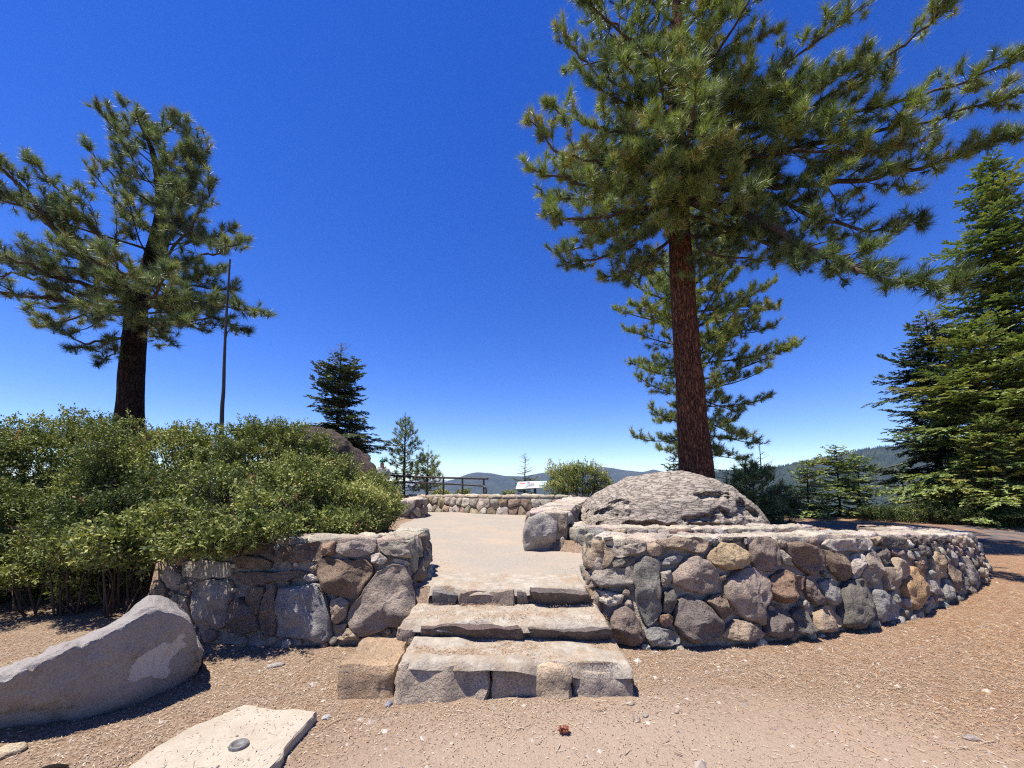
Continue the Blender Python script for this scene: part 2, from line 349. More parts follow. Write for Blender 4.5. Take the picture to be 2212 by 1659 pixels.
class Flat:
    def __init__(f, o, u, v): f.o = np.array(o, float); f.u = unit(u); f.v = unit(v); f.n = unit(np.cross(f.u, f.v))
    def face(f, s, v):
        s = np.asarray(s, float); v = np.asarray(v, float); return f.o+s[..., None]*f.u+v[..., None]*f.v, np.broadcast_to(f.n, s.shape+(3,))
def smooth_poly(poly, n, r=.5):
    p = np.asarray(poly, float); k = len(p); ext = np.vstack([p[-1], p, p[0], p[1]]); out = []
    for i in range(1, k+1):
        t = np.linspace(0, 1, 8, endpoint=False)[:, None]
        c = .5*((2*ext[i])+(-ext[i-1]+ext[i+1])*t+(2*ext[i-1]-5*ext[i]+4*ext[i+1]-ext[i+2])*t*t+(-ext[i-1]+3*ext[i]-3*ext[i+1]+ext[i+2])*t**3)
        l = ext[i]+(ext[i+1]-ext[i])*t; out.append(c*r+l*(1-r))
    q = np.vstack(out); d = np.concatenate([[0], np.cumsum(np.linalg.norm(np.diff(np.vstack([q, q[:1]]), axis=0), axis=1))])
    q = np.vstack([q, q[:1]]); s = np.linspace(0, d[-1], n, endpoint=False)
    return np.stack([np.interp(s, d, q[:, 0]), np.interp(s, d, q[:, 1])], -1)
SEED = [100]
def stone(fn, poly, thick, parent, color, material='stone', name='stone', seg=30, rings=9, rough=1.0, tilt=.25, exp=6.5, back=.07, shrink=1.0):
    """one stone: outline poly in surface coordinates, bulging out of the wall along its normal"""
    SEED[0] += 1; sd = SEED[0]; rr = np.random.default_rng(sd)
    q = smooth_poly(poly, seg, .12); c = q.mean(0); q = c+(q-c)*shrink
    rho = 1-np.linspace(1, 0, rings)**1.7; rho = np.concatenate([rho, [1.0]])
    pts = c[None, None]+(q[:, None]-c)*rho[None, :, None]
    size = math.sqrt(max(1e-4, abs(np.sum(q[:, 0]*np.roll(q[:, 1], -1)-np.roll(q[:, 0], -1)*q[:, 1])/2)))
    base, nrm = fn(pts[..., 0], pts[..., 1])
    h = thick*(1-rho**exp)**.55
    tl = rr.normal(size=2)*tilt*thick/size*1.6
    loc = pts-c; Ln = loc/size*2; fac = np.full(loc.shape[:2], 9.0)
    for _ in range(6):
        an = rr.uniform(0, 2*PI); fac = np.minimum(fac, rr.uniform(.85, 1.35)-rr.uniform(.3, 1.05)*(Ln[..., 0]*math.cos(an)+Ln[..., 1]*math.sin(an)))
    h2 = thick*1.15*np.minimum(np.maximum(h[None]/thick, -1), np.where(rho[None] < .99, np.maximum(fac, .12), 9)) + (loc@tl)*(1-rho[None]**6)
    off = rr.uniform(-50, 50, 3)
    f1 = fbm(base/size*1.7+off, sd, 6, .62); rid = np.abs(fbm(base/size*2.4+off+9, sd+3, 3, .5))
    h2 = h2 + thick*.30*rough*(f1 + .35*(rid-.3))*(1-rho[None]**8)
    h2[:, -1] = -back; h2[:, -2] = np.maximum(h2[:, -2], -.01)
    p = base+nrm*h2[..., None]
    lat = np.stack([fbm(base/size*2.6+off+s*31, sd+s, 5, .6) for s in (1, 2, 3)], -1)*size*.05*rough
    p = p+lat*(rho[None, :, None] > .3)
    a = Acc(); n2 = len(rho)
    a.add(p, q=grid_faces(seg, n2, True)[:, ::-1]); cpt = p[:, 0].mean(0)
    # weld centre
    o = a.obj(name, M[material], parent, origin=p[:, n2//2].mean(0), color=color)
    return o
COL = dict(g=(.38, .355, .32), d=(.23, .22, .21), b=(.26, .215, .19), t=(.44, .365, .285), o=(.47, .33, .19), y=(.47, .385, .26), w=(.54, .51, .46),
           r=(.35, .25, .195), n=(.31, .25, .20), u=(.32, .325, .33), p=(.38, .335, .29))
def jit(c, a=.07):
    c = (c[0]*1.03, c[1]*.985, c[2]*.90)
    k = 1+random.uniform(-a, a)*1.6; return tuple(max(.02, x*k*(1+random.uniform(-a, a)*.5)) for x in c)
def px_map(w, smin=0, smax=None):
    S, V = np.meshgrid(np.linspace(smin, smax or w.L, 420), np.linspace(-.1, 1.1, 130), indexing='ij'); Vh = V*w.hgt(S)
    p, n = w.face(S, Vh); x, y = proj(p); view = np.array([0, 0, EYE])-p; ok = (np.sum(view*n, -1) > 0.0)
    x = np.where(ok, x, 1e6).ravel(); y = y.ravel(); S = S.ravel(); Vh = Vh.ravel()
    def f(pt):
        d = (x-pt[0])**2+(y-pt[1])**2; k = np.argsort(d)[:3]; wgt = 1/(d[k]+.05); return (np.sum(S[k]*wgt)/wgt.sum(), np.sum(Vh[k]*wgt)/wgt.sum())
    return f
def conv(z, org, scl):  # crop coordinates -> 2212 px picture
    return [((org[0]+x/scl)*.8848, (org[1]+y/scl)*.8848) for x, y in z]
def clipcell(c, pts, bounds, gap):
    x0, x1, y0, y1 = bounds; poly = [(x0, y0), (x1, y0), (x1, y1), (x0, y1)]
    for p in pts:
        dx, dy = p[0]-c[0], p[1]-c[1]; d = math.hypot(dx, dy)
        if d < 1e-6 or d > 2.5: continue
        nx, ny = dx/d, dy/d; lim = d/2-gap; out = []
        for k in range(len(poly)):
            A, B = poly[k], poly[(k+1) % len(poly)]
            da = (A[0]-c[0])*nx+(A[1]-c[1])*ny-lim; db = (B[0]-c[0])*nx+(B[1]-c[1])*ny-lim
            if da <= 0: out.append(A)
            if (da < 0) != (db < 0) and abs(da-db) > 1e-9:
                t = da/(da-db); out.append((A[0]+(B[0]-A[0])*t, A[1]+(B[1]-A[1])*t))
        poly = out
        if len(poly) < 3: return None
    return poly
def cells(s0, s1, v0, v1, size, rnd=.42, gap=.012, aspect=1.25):
    """uneven rubble cells between s0..s1 and v0..v1"""
    nu = max(1, round((s1-s0)/(size*aspect))); nv = max(1, round((v1-v0)/size)); pts = []
    for i in range(nu):
        for j in range(nv):
            pts.append((s0+(i+.5+random.uniform(-rnd, rnd)+(.5 if j % 2 else 0)*.6-.15)*(s1-s0)/nu, v0+(j+.5+random.uniform(-rnd, rnd)*.8)*(v1-v0)/nv))
    res = []
    for c in pts:
        q = clipcell(c, pts, (s0, s1, v0, v1), gap)
        if q is None: continue
        ar = abs(sum(q[k][0]*q[(k+1) % len(q)][1]-q[(k+1) % len(q)][0]*q[k][1] for k in range(len(q))))/2
        if ar > (size*.3)**2: res.append(q)
    return res
PAL = ['g', 'g', 'd', 'n', 't', 'b', 'p', 'w', 'g', 'u']
def face_cells(w, parent, s0, s1, size, thick=.045, seg=18, rings=6, top_cut=.0, pal=PAL, v0=-.05, **kw):
    hh = float(w.hgt((s0+s1)/2))
    for q in cells(s0, s1, v0, hh-top_cut, size):
        stone(w.face, q, thick*random.uniform(.6, 1.4), parent, jit(COL[random.choice(pal)], .12), random.choice(['stone', 'stone', 'pitted']), seg=seg, rings=rings, **kw)
def coping(w, parent, s0, s1, size=.4, rows=2, thick=.03, seg=26, rings=7, pal=('c', 'c', 'w', 'c')):
    thick *= .6; COL['c'] = (.54, .50, .44)
    th = float(np.linalg.norm(w.top(np.array((s0+s1)/2), np.array(1.0))[0]-w.top(np.array((s0+s1)/2), np.array(0.0))[0]))
    fn = lambda s, v: w.top(s, v/th)
    for q in cells(s0, s1, .012, th+.02, th/rows, .4, .004, size/(th/rows)):
        stone(lambda s, v: fn(s, v), q[::-1] if False else q, thick*random.uniform(.5, 1.5), parent, jit(COL[random.choice(pal)], .1), 'coping', 'coping_stone', seg=seg, rings=rings, rough=1.1, tilt=.2, exp=9, back=.06)
def inside(pt, poly):
    x, y = pt; r = False; j = len(poly)-1
    for i in range(len(poly)):
        xi, yi = poly[i]; xj, yj = poly[j]
        if (yi > y) != (yj > y) and x < (xj-xi)*(y-yi)/(yj-yi+1e-12)+xi: r = not r
        j = i
    return r
def seg_dist(pt, poly):
    p = np.asarray(poly); a_, b_ = p, np.roll(p, -1, 0); ab = b_-a_; t = np.clip(((pt-a_)*ab).sum(1)/((ab*ab).sum(1)+1e-12), 0, 1)
    return np.linalg.norm(a_+ab*t[:, None]-pt, axis=1).min()
def fill_small(w, parent, polys, s0, s1, n=500, rmin=.022, rmax=.07, pal=PAL, v0=0, top_cut=.03, gap=.012):
    polys = list(polys)
    for k in range(n):
        s = random.uniform(s0, s1); v = random.uniform(v0, float(w.hgt(s))-top_cut); pt = np.array([s, v])
        if any(inside((s, v), q) for q in polys): continue
        d = min(seg_dist(pt, q) for q in polys)-gap
        if d < rmin: continue
        r = min(d, rmax); m = random.randint(5, 7); ph = random.uniform(0, 6); el = random.uniform(1.0, 1.25)
        q = [(s+r*el*math.cos(ph+j*2*PI/m)*random.uniform(.8, 1.05), v+r*math.sin(ph+j*2*PI/m)*random.uniform(.8, 1.05)) for j in range(m)]
        polys.append(q); stone(w.face, q, r*random.uniform(.3, .6), parent, jit(COL[random.choice(pal)], .12), 'stone', seg=12, rings=5)

# --- right front wall
R2o, R2s = (1380, 1180), 3.607; R3o = (1900, 1220)
R2 = [
 ('t', .07, [(225,540),(290,515),(400,575),(425,640),(380,720),(300,755),(235,700),(215,620)]),
 ('w', .05, [(150,450),(215,440),(218,600),(215,730),(195,830),(165,740),(140,560)]),
 ('d', .03, [(225,490),(300,465),(318,495),(310,530),(245,540)]),
 ('d', .03, [(340,480),(400,470),(415,500),(350,515)]),
 ('g', .05, [(425,560),(560,540),(700,510),(720,560),(690,600),(600,630),(500,650),(440,650)]),
 ('d', .04, [(420,690),(540,645),(560,665),(500,735),(430,745)]),
 ('g', .08, [(240,760),(370,762),(490,750),(590,740),(600,800),(590,880),(480,905),(330,915),(280,870),(235,810)]),
 ('w', .06, [(250,940),(330,945),(430,960),(495,990),(480,1060),(400,1075),(330,1050),(260,990)]),
 ('D', .06, [(615,730),(680,665),(800,670),(828,720),(830,880),(830,1020),(845,1100),(790,1180),(740,1240),(700,1220),(640,1080),(612,900)]),
 ('u', .03, [(840,690),(930,650),(1020,625),(1045,640),(1010,690),(900,715),(850,715)]),
 ('t', .06, [(820,510),(960,470),(1180,480),(1255,530),(1240,590),(1140,610),(1000,570),(860,560)]),
 ('g', .04, [(845,780),(930,770),(935,850),(905,910),(855,900)]),
 ('d', .05, [(870,960),(940,930),(970,1000),(965,1090),(900,1145),(860,1120),(860,1030)]),
 ('p', .09, [(950,790),(990,740),(1060,670),(1150,650),(1250,690),(1310,760),(1335,830),(1310,920),(1230,960),(1100,945),(1000,900),(950,870)]),
 ('y', .09, [(1270,640),(1310,580),(1380,525),(1480,540),(1570,600),(1610,690),(1560,740),(1400,755),(1300,720),(1270,680)]),
 ('t', .03, [(1345,840),(1390,800),(1440,805),(1390,850)]),
 ('b', .08, [(1625,540),(1690,475),(1800,480),(1850,540),(1870,620),(1880,720),(1820,765),(1720,760),(1640,680)]),
 ('u', .03, [(1250,485),(1360,490),(1300,530),(1255,515)]),
 ('d', .04, [(1400,475),(1600,475),(1610,500),(1500,520),(1400,505)]),
 ('p', .08, [(1410,900),(1470,820),(1560,760),(1680,750),(1740,800),(1780,880),(1780,1020),(1760,1110),(1735,1230),(1700,1220),(1600,1190),(1500,1100),(1440,1010)]),
 ('n', .06, [(1225,1030),(1290,980),(1395,970),(1420,1060),(1450,1150),(1380,1195),(1310,1120)]),
 ('B', .10, [(985,1100),(1020,1035),(1100,1005),(1180,1040),(1270,1095),(1335,1180),(1365,1270),(1330,1360),(1230,1400),(1130,1395),(1030,1340),(975,1240)]),
 ('b', .09, [(405,1180),(440,1120),(520,1095),(600,1150),(655,1230),(680,1320),(670,1410),(560,1430),(450,1410),(410,1300)]),
 ('r', .04, [(830,1170),(900,1150),(955,1185),(930,1240),(860,1265),(835,1220)]),
 ('u', .05, [(700,1275),(830,1270),(920,1285),(1000,1335),(1005,1400),(900,1420),(760,1425),(700,1350)]),
 ('t', .06, [(1385,1340),(1450,1235),(1500,1200),(1600,1230),(1700,1275),(1745,1320),(1700,1360),(1590,1390),(1450,1380)]),
 ('B', .09, [(1770,1120),(1830,1060),(1890,1080),(1945,1150),(1975,1290),(1940,1340),(1850,1355),(1770,1320),(1762,1210)]),
 ('d', .09, [(1990,1150),(2040,1105),(2110,1110),(2160,1180),(2155,1290),(2100,1325),(2020,1310),(1990,1240)]),
 ('r', .08, [(1795,870),(1850,810),(1930,770),(1990,820),(2090,820),(2095,900),(2050,960),(2010,1030),(1880,1020),(1815,960)]),
 ('g', .04, [(1880,570),(1910,590),(1990,690),(2000,720),(1930,710),(1895,650)]),
]
R3 = [
 ('n', .08, [(75,400),(140,375),(260,400),(380,450),(405,540),(380,600),(300,655),(200,600),(140,560),(90,470)]),
 ('w', .06, [(410,395),(480,355),(790,350),(820,400),(800,445),(640,450),(480,435)]),
 ('n', .08, [(430,455),(480,445),(560,485),(598,560),(600,685),(560,715),(485,650),(450,560)]),
 ('w', .06, [(655,490),(700,470),(735,490),(722,600),(700,675),(655,685),(645,600)]),
 ('p', .06, [(775,480),(850,460),(890,520),(912,600),(860,735),(785,715),(745,680),(765,580)]),
 ('b', .05, [(245,690),(290,675),(335,720),(355,830),(390,895),(330,925),(275,850),(242,770)]),
 ('u', .06, [(365,745),(410,700),(460,765),(535,775),(540,895),(470,925),(395,860)]),
 ('d', .11, [(555,800),(620,705),(700,695),(755,770),(795,850),(815,1000),(800,1070),(700,1130),(600,1125),(555,1080),(540,920)]),
 ('t', .06, [(315,1035),(370,955),(430,940),(500,1000),(545,1060),(540,1115),(440,1150),(330,1155)]),
 ('u', .07, [(810,815),(880,805),(960,860),(1005,940),(1040,1030),(960,1060),(885,1060),(845,960)]),
 ('d', .05, [(900,445),(950,435),(985,500),(980,555),(925,560),(890,500)]),
 ('b', .04, [(1005,440),(1110,440),(1118,480),(1045,495),(1005,470)]),
 ('t', .07, [(910,610),(1000,600),(1015,510),(1060,545),(1105,640),(1075,720),(1000,795),(955,775),(945,690)]),
 ('o', .08, [(1120,690),(1170,590),(1250,625),(1298,695),(1305,800),(1285,920),(1205,965),(1160,900),(1115,770)]),
 ('y', .07, [(1345,530),(1365,465),(1455,515),(1485,565),(1458,655),(1420,690),(1375,650),(1350,590)]),
 ('w', .04, [(1315,710),(1400,725),(1445,790),(1445,835),(1380,830),(1315,795)]),
 ('r', .04, [(1205,555),(1260,535),(1305,590),(1295,655),(1240,610)]),
 ('d', .04, [(1205,440),(1260,405),(1325,440),(1335,485),(1250,488)]),
 ('d', .04, [(905,335),(960,325),(1100,345),(1105,395),(950,405),(910,375)]),
 ('t', .03, [(820,345),(875,320),(895,360),(860,395)]),
 ('d', .03, [(1155,335),(1210,320),(1228,360),(1180,375)]),
 ('u', .04, [(1505,440),(1540,455),(1578,540),(1560,585),(1515,500)]),
 ('n', .05, [(1500,570),(1560,610),(1615,685),(1612,775),(1565,825),(1510,700)]),
 ('u', .05, [(1465,695),(1498,705),(1552,820),(1538,868),(1485,875),(1458,800)]),
 ('g', .05, [(1615,500),(1675,545),(1735,650),(1742,735),(1695,735),(1630,590)]),
 ('d', .03, [(1625,650),(1675,755),(1650,795),(1630,740)]),
 ('b', .03, [(1705,570),(1745,625),(1775,700),(1752,735)]),
 ('g', .03, [(1295,900),(1345,855),(1362,900),(1305,935)]),
 ('b', .03, [(1375,845),(1448,862),(1455,888),(1392,898)]),
 ('d', .03, [(1345,385),(1415,430),(1408,475),(1355,440)]),
 ('b', .03, [(1245,345),(1318,345),(1335,378),(1262,388)]),
 ('d', .03, [(1395,335),(1480,315),(1495,355),(1425,385)]),
 ('t', .04, [(1555,325),(1640,335),(1655,415),(1600,415)]),
]
COL['D'] = (.24, .24, .225); COL['B'] = (.25, .225, .215)
wr = Wall(WR_O, WR_I, WR_T, [0]*10+[.02, .05, .08, .1, .12, .14], .21)
wR = empty('stone_wall', (2.6, 4.2, 0), 'long curved rubble stone wall of mortared multicoloured stones right of the steps', 'wall', 'mortared rubble stone walls around the overlook')
wr.core(wR, 1)
f = px_map(wr, .35, wr.L)
polys = []
for lst, org in ((R2, R2o), (R3, R3o)):
    for c, th, z in lst:
        q = [f(p) for p in conv(z, org, R2s)]
        if sum(q[k][0]*q[(k+1) % len(q)][1]-q[(k+1) % len(q)][0]*q[k][1] for k in range(len(q))) < 0: q = q[::-1]
        polys.append(q); stone(wr.face, q, th*1.0, wR, jit(COL[c], .04), 'pitted' if c in 'ndBr' else 'stone', seg=44, rings=12, shrink=1.07)
fill_small(wr, wR, polys, .9, wr.L*.78, 1300, .034, .075)
face_cells(wr, wR, 0.0, .85, .17, .05)
for (s0, s1) in ((wr.L*.80, wr.L),): face_cells(wr, wR, s0, s1, .23, .08, seg=22, rings=8)
coping(wr, wR, .25, wr.L-.5, .48, 2, .035)
# --- left front wall
R1o, R1s = (300, 1250), 2.765
R1 = [
 ('r', .05, [(1345,215),(1400,195),(1435,205),(1425,285),(1345,295)]),
 ('g', .06, [(1445,220),(1560,195),(1705,215),(1695,258),(1640,300),(1500,305),(1445,268)]),
 ('g', .06, [(1725,215),(1850,195),(2020,185),(2055,250),(2005,295),(1880,298),(1785,288),(1738,250)]),
 ('w', .05, [(1675,295),(1730,275),(1785,320),(1750,355),(1685,340)]),
 ('n', .10, [(1325,345),(1370,312),(1500,322),(1640,325),(1690,365),(1680,450),(1615,510),(1565,575),(1450,550),(1375,525),(1350,450)]),
 ('p', .10, [(1545,645),(1640,525),(1740,415),(1820,368),(1920,375),(1985,440),(1975,560),(1955,650),(1860,765),(1790,772),(1665,838),(1612,838),(1565,760),(1540,700)]),
 ('t', .06, [(1405,595),(1470,578),(1528,612),(1512,700),(1450,752),(1425,735),(1415,660)]),
 ('u', .09, [(1048,520),(1200,488),(1325,492),(1380,600),(1395,700),(1412,830),(1360,858),(1180,850),(1060,835),(1045,700)]),
 ('n', .06, [(935,640),(965,545),(1025,495),(1038,600),(1036,720),(1018,820),(955,800)]),
 ('n', .05, [(835,525),(940,505),(945,560),(918,675),(885,690),(845,600)]),
 ('b', .07, [(710,800),(722,645),(800,570),(850,625),(895,700),(898,800),(820,825)]),
 ('g', .08, [(475,490),(600,460),(715,475),(722,560),(695,760),(600,775),(505,745),(470,600)]),
 ('t', .05, [(1440,805),(1540,785),(1600,860),(1450,860)]),
 ('w', .05, [(1205,440),(1290,415),(1328,455),(1260,468)]),
 ('t', .04, [(1272,372),(1308,352),(1318,398),(1274,400)]),
 ('b', .08, [(1100,240),(1200,212),(1325,205),(1328,325),(1180,328),(1030,325),(1010,300)]),
 ('b', .05, [(765,408),(1000,405),(1190,395),(1255,402),(1180,445),(860,495),(785,468)]),
 ('n', .05, [(745,305),(900,295),(995,335),(985,378),(785,385)]),
 ('g', .05, [(280,375),(350,355),(388,420),(378,520),(312,518),(272,440)]),
 ('t', .05, [(390,565),(440,585),(462,700),(440,760),(400,700)]),
 ('n', .06, [(140,560),(230,450),(275,485),(295,560),(200,640)]),
 ('t', .03, [(1432,765),(1515,750),(1500,785),(1442,798)]),
 ('w', .03, [(1825,315),(1880,322),(1955,350),(1900,358),(1835,342)]),
 ('g', .05, [(405,345),(560,325),(715,345),(722,435),(560,440),(425,430)]),
 ('b', .05, [(740,215),(880,205),(1000,220),(1000,280),(860,288),(745,290)]),
 ('g', .05, [(480,220),(600,200),(720,215),(715,300),(560,312),(470,300)]),
]
wl_ = Wall([(-4.0, 4.25), (-3.4, 4.0), (-2.6, 3.92), (-2, 3.9), (-1.4, 3.9), (-1.06, 3.92), (-.92, 4.05), (-.88, 4.35), (-.9, 4.8), (-.98, 5.2)],
           [(-4.0, 4.8), (-3.4, 4.55), (-2.6, 4.5), (-2, 4.48), (-1.62, 4.48), (-1.52, 4.5), (-1.48, 4.55), (-1.45, 4.65), (-1.45, 4.9), (-1.5, 5.2)],
           [.97, .98, .99, .99, .99, .99, .99, .99, .98, .97], 0, .19)
wL = empty('stone_wall', (-2.2, 4.2, 0), 'short stone wall with big fitted grey boulders left of the steps, half under the shrubs', 'wall', 'mortared rubble stone walls around the overlook')
wl_.core(wL, 7)
f = px_map(wl_, 0, 3.15); polys = []
for c, th, z in R1:
    q = [f(p) for p in conv(z, R1o, R1s)]
    if sum(q[k][0]*q[(k+1) % len(q)][1]-q[(k+1) % len(q)][0]*q[k][1] for k in range(len(q))) < 0: q = q[::-1]
    polys.append(q); stone(wl_.face, q, th*.95, wL, jit(COL[c], .04), 'pitted' if c in 'nb' else 'stone', seg=44, rings=12, shrink=1.06, rough=1.0)
fill_small(wl_, wL, polys, .1, 3.1, 600, .02, .08)
face_cells(wl_, wL, 3.2, wl_.L, .2, .05)
coping(wl_, wL, .1, wl_.L-.1, .5, 2, .035)
# --- wall with the squared end block, running back from the path
wp = Wall([(1.75, 12.4), (1.1, 10), (.58, 8), (.28, 6.6), (.2, 6.2)], [(2.45, 12.2), (1.85, 10), (1.3, 8), (.98, 6.6), (.88, 6.25)], [1.1]*5, .45, .08)
wP = empty('stone_wall', (.8, 8, TZ), 'stone wall running back beside the path with one big grey block on its near end', 'wall', 'mortared rubble stone walls around the overlook')
wp.core(wP, 11); face_cells(wp, wP, 0, wp.L-.05, .24, .05)
coping(wp, wP, .1, wp.L-.02, .55, 2, .04)
e0 = np.array([.2, 6.2, .45]); e1 = np.array([.88, 6.24, .45])
fe = Flat(e0, e1-e0, (0, .06, 1))
stone(fe.face, [(.0, .0), (.30, -.03), (.5, .0), (.53, .35), (.5, .6), (.25, .66), (.03, .56), (-.02, .3)], .16, wP, COL['g'], 'stone', seg=40, rings=13, rough=.7, exp=5)
stone(fe.face, [(.54, .32), (.62, .3), (.68, .4), (.66, .6), (.55, .62)], .06, wP, COL['n'], 'pitted', seg=20, rings=7)
stone(fe.face, [(.54, .0), (.67, .0), (.7, .2), (.6, .28), (.54, .2)], .07, wP, COL['t'], seg=20, rings=7)
wpb = Wall([(.9, 6.25), (1.0, 6.65), (1.32, 8), (1.87, 10), (2.47, 12.2)], [(.88, 6.25), (.98, 6.65), (1.3, 8), (1.85, 10), (2.45, 12.2)], [1.08]*5, .45, .02)
face_cells(wpb, wP, 0.05, 5.2, .24, .05, pal=['d', 'g', 'b', 'u'])
# --- low wall behind the front wall, in front of the big domed boulder
w2 = Wall([(.9, 6.2), (1.15, 6.05), (1.5, 5.95), (2.5, 5.9), (3.6, 5.92), (4.6, 6.0), (4.85, 6.2)], [(.95, 6.6), (1.2, 6.5), (1.55, 6.4), (2.5, 6.35), (3.6, 6.36), (4.5, 6.4), (4.6, 6.4)], [.87, .87, .87, .87, .87, .88, .88], .45, .1)
wS = empty('stone_wall', (2.6, 6.1, .45), 'low stone wall behind the curved wall, right under the domed boulder', 'wall', 'mortared rubble stone walls around the overlook')
w2.core(wS, 13); face_cells(w2, wS, 0, w2.L, .22, .06); coping(w2, wS, .05, w2.L, .42, 2, .045)
# --- far wall under the railing
wf = Wall([(-5.6, 17.4), (-4.4, 16.4), (-3.3, 15.3), (-2.2, 14.2), (-1.0, 13.2), (.4, 12.75), (1.7, 12.7), (2.6, 12.9)],
          [(-5.3, 17.8), (-4.1, 16.8), (-3.0, 15.7), (-1.9, 14.65), (-.8, 13.7), (.5, 13.25), (1.7, 13.2), (2.6, 13.4)], [1.0, 1.02, 1.05, 1.1, 1.12, 1.14, 1.13, 1.12], .45, .1)
wF = empty('stone_wall', (-1, 13.5, TZ), 'far curved stone wall at the end of the path below the metal railing', 'wall', 'mortared rubble stone walls around the overlook')
wf.core(wF, 17); face_cells(wf, wF, 0, wf.L, .27, .05, seg=14, rings=5, pal=['g', 't', 'g', 'w', 'n', 'w'], top_cut=.1)
coping(wf, wF, 0, wf.L, .5, 1, .04, seg=14, rings=4, pal=('c', 'w', 't', 'c'))
# --- short rounded wall end beside the shrubs
wq = Wall([(-4.6, 11.4), (-3.6, 11.3), (-3.0, 11.5), (-2.72, 11.9), (-2.75, 12.5), (-2.9, 13.0)], [(-4.6, 12.0), (-3.7, 11.9), (-3.4, 12.0), (-3.25, 12.2), (-3.3, 12.5), (-3.4, 13.0)], [1.06]*6, .45, .1)
wQ = empty('stone_wall', (-3.4, 12, TZ), 'short rounded stone wall end poking out beside the right edge of the shrubs', 'wall', 'mortared rubble stone walls around the overlook')
wq.core(wQ, 19); face_cells(wq, wQ, 0, wq.L, .26, .05, seg=14, rings=5); coping(wq, wQ, 0, wq.L, .5, 1, .04, seg=14, rings=4)

# ------------------------------------------------------------------ stone steps
def block(name, parent, x0, x1, y0, y1, z0, z1, color, seed, material='stone', rough=.02, n=(16, 9, 7), skew=0.0, under=.03, zr=None):
    """rough hewn block; zr = top height at the right end"""
    a = Acc(); nx, ny, nz = n
    def fc(A, B, C, D, u, v):
        U, V = np.meshgrid(np.linspace(0, 1, u), np.linspace(0, 1, v), indexing='ij'); U = U[..., None]; V = V[..., None]
        return (A*(1-U)*(1-V)+B*U*(1-V)+C*U*V+D*(1-U)*V)
    c = {(i, j, k): np.array([i*2-1, j*2-1, k*2-1], float) for i in (0, 1) for j in (0, 1) for k in (0, 1)}
    faces = [((0,0,0), (1,0,0), (1,0,1), (0,0,1), nx, nz), ((0,0,1), (1,0,1), (1,1,1), (0,1,1), nx, ny), ((0,0,0), (0,0,1), (0,1,1), (0,1,0), nz, ny), ((1,0,0), (1,1,0), (1,1,1), (1,0,1), ny, nz), ((0,1,0), (0,1,1), (1,1,1), (1,1,0), nz, nx)]
    zr = z1 if zr is None else zr
    hx, hy, hz = (x1-x0)/2, (y1-y0)/2, (z1-z0)/2; ctr = np.array([(x0+x1)/2, (y0+y1)/2, (z0+z1)/2])
    for A, B, C, D, u, v in faces:
        g = fc(c[A], c[B], c[C], c[D], u, v)
        r = .045/min(hx, hy, hz); e = np.abs(g); pw = 16
        nrm = (np.sum(e**pw, -1)**(1/pw)); g = g/np.maximum(nrm, 1)[..., None]
        p = g*np.array([hx, hy, hz])+ctr
        t = (p[..., 0]-x0)/(x1-x0); p[..., 2] += (zr-z1)*t*(g[..., 2]*.5+.5)
        p[..., 1] += np.where(g[..., 1] < 0, under*(-g[..., 2]), 0)*1.0
        d = np.stack([fbm(p*5.5+k*13, seed+k, 4, .58) for k in range(3)], -1)*rough*1.1
        cr = np.abs(fbm(p*np.array([4, 4, 9])+3, seed+8, 3)); d = d+(-(g/np.linalg.norm(g, axis=-1)[..., None]))*(cr < .1)[..., None]*rough*.5
        # the front top edge wanders
        wob = fbm(np.stack([p[..., 0]*6, p[..., 0]*0+seed, p[..., 0]*0], -1), seed, 3); d[..., 1] += np.where(g[..., 1] < -.5, wob*rough*1.5, 0)
        p = p+d
        a.add(p, q=grid_faces(u, v))
    return a.obj(name, M[material], parent, origin=ctr, color=color)
steps = empty('stone_steps', (0, 3.5, 0), 'three rough stone steps leading up between the two front walls', 'steps')
block('step_stone', steps, -1.31, -.885, 3.0, 3.55, -.1, .225, (.46, .34, .22), 21, rough=.018, under=-.03)
block('step_stone', steps, -.875, -.185, 2.97, 3.4, -.06, .232, (.52, .44, .34), 22, 'stone', rough=.024, under=-.04, zr=.205)
block('step_stone', steps, -.175, .445, 2.985, 3.4, -.06, .20, (.56, .45, .32), 23, rough=.022, under=-.04)
block('step_stone', steps, .455, .93, 3.01, 3.5, -.06, .165, (.46, .40, .33), 24, 'stone', rough=.02, under=-.02)
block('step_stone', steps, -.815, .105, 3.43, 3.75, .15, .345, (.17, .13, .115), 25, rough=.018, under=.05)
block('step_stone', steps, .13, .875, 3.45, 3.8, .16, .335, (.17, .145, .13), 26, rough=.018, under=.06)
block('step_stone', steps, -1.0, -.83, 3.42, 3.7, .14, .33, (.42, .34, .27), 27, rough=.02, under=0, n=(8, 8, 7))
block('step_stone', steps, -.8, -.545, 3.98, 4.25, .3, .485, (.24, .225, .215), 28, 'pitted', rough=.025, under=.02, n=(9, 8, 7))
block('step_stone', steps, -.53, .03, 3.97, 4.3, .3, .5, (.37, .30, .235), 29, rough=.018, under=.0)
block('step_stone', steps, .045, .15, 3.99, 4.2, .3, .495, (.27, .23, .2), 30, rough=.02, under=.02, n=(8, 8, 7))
block('step_stone', steps, .165, .78, 3.97, 4.3, .32, .51, (.17, .145, .13), 31, rough=.018, under=.07)
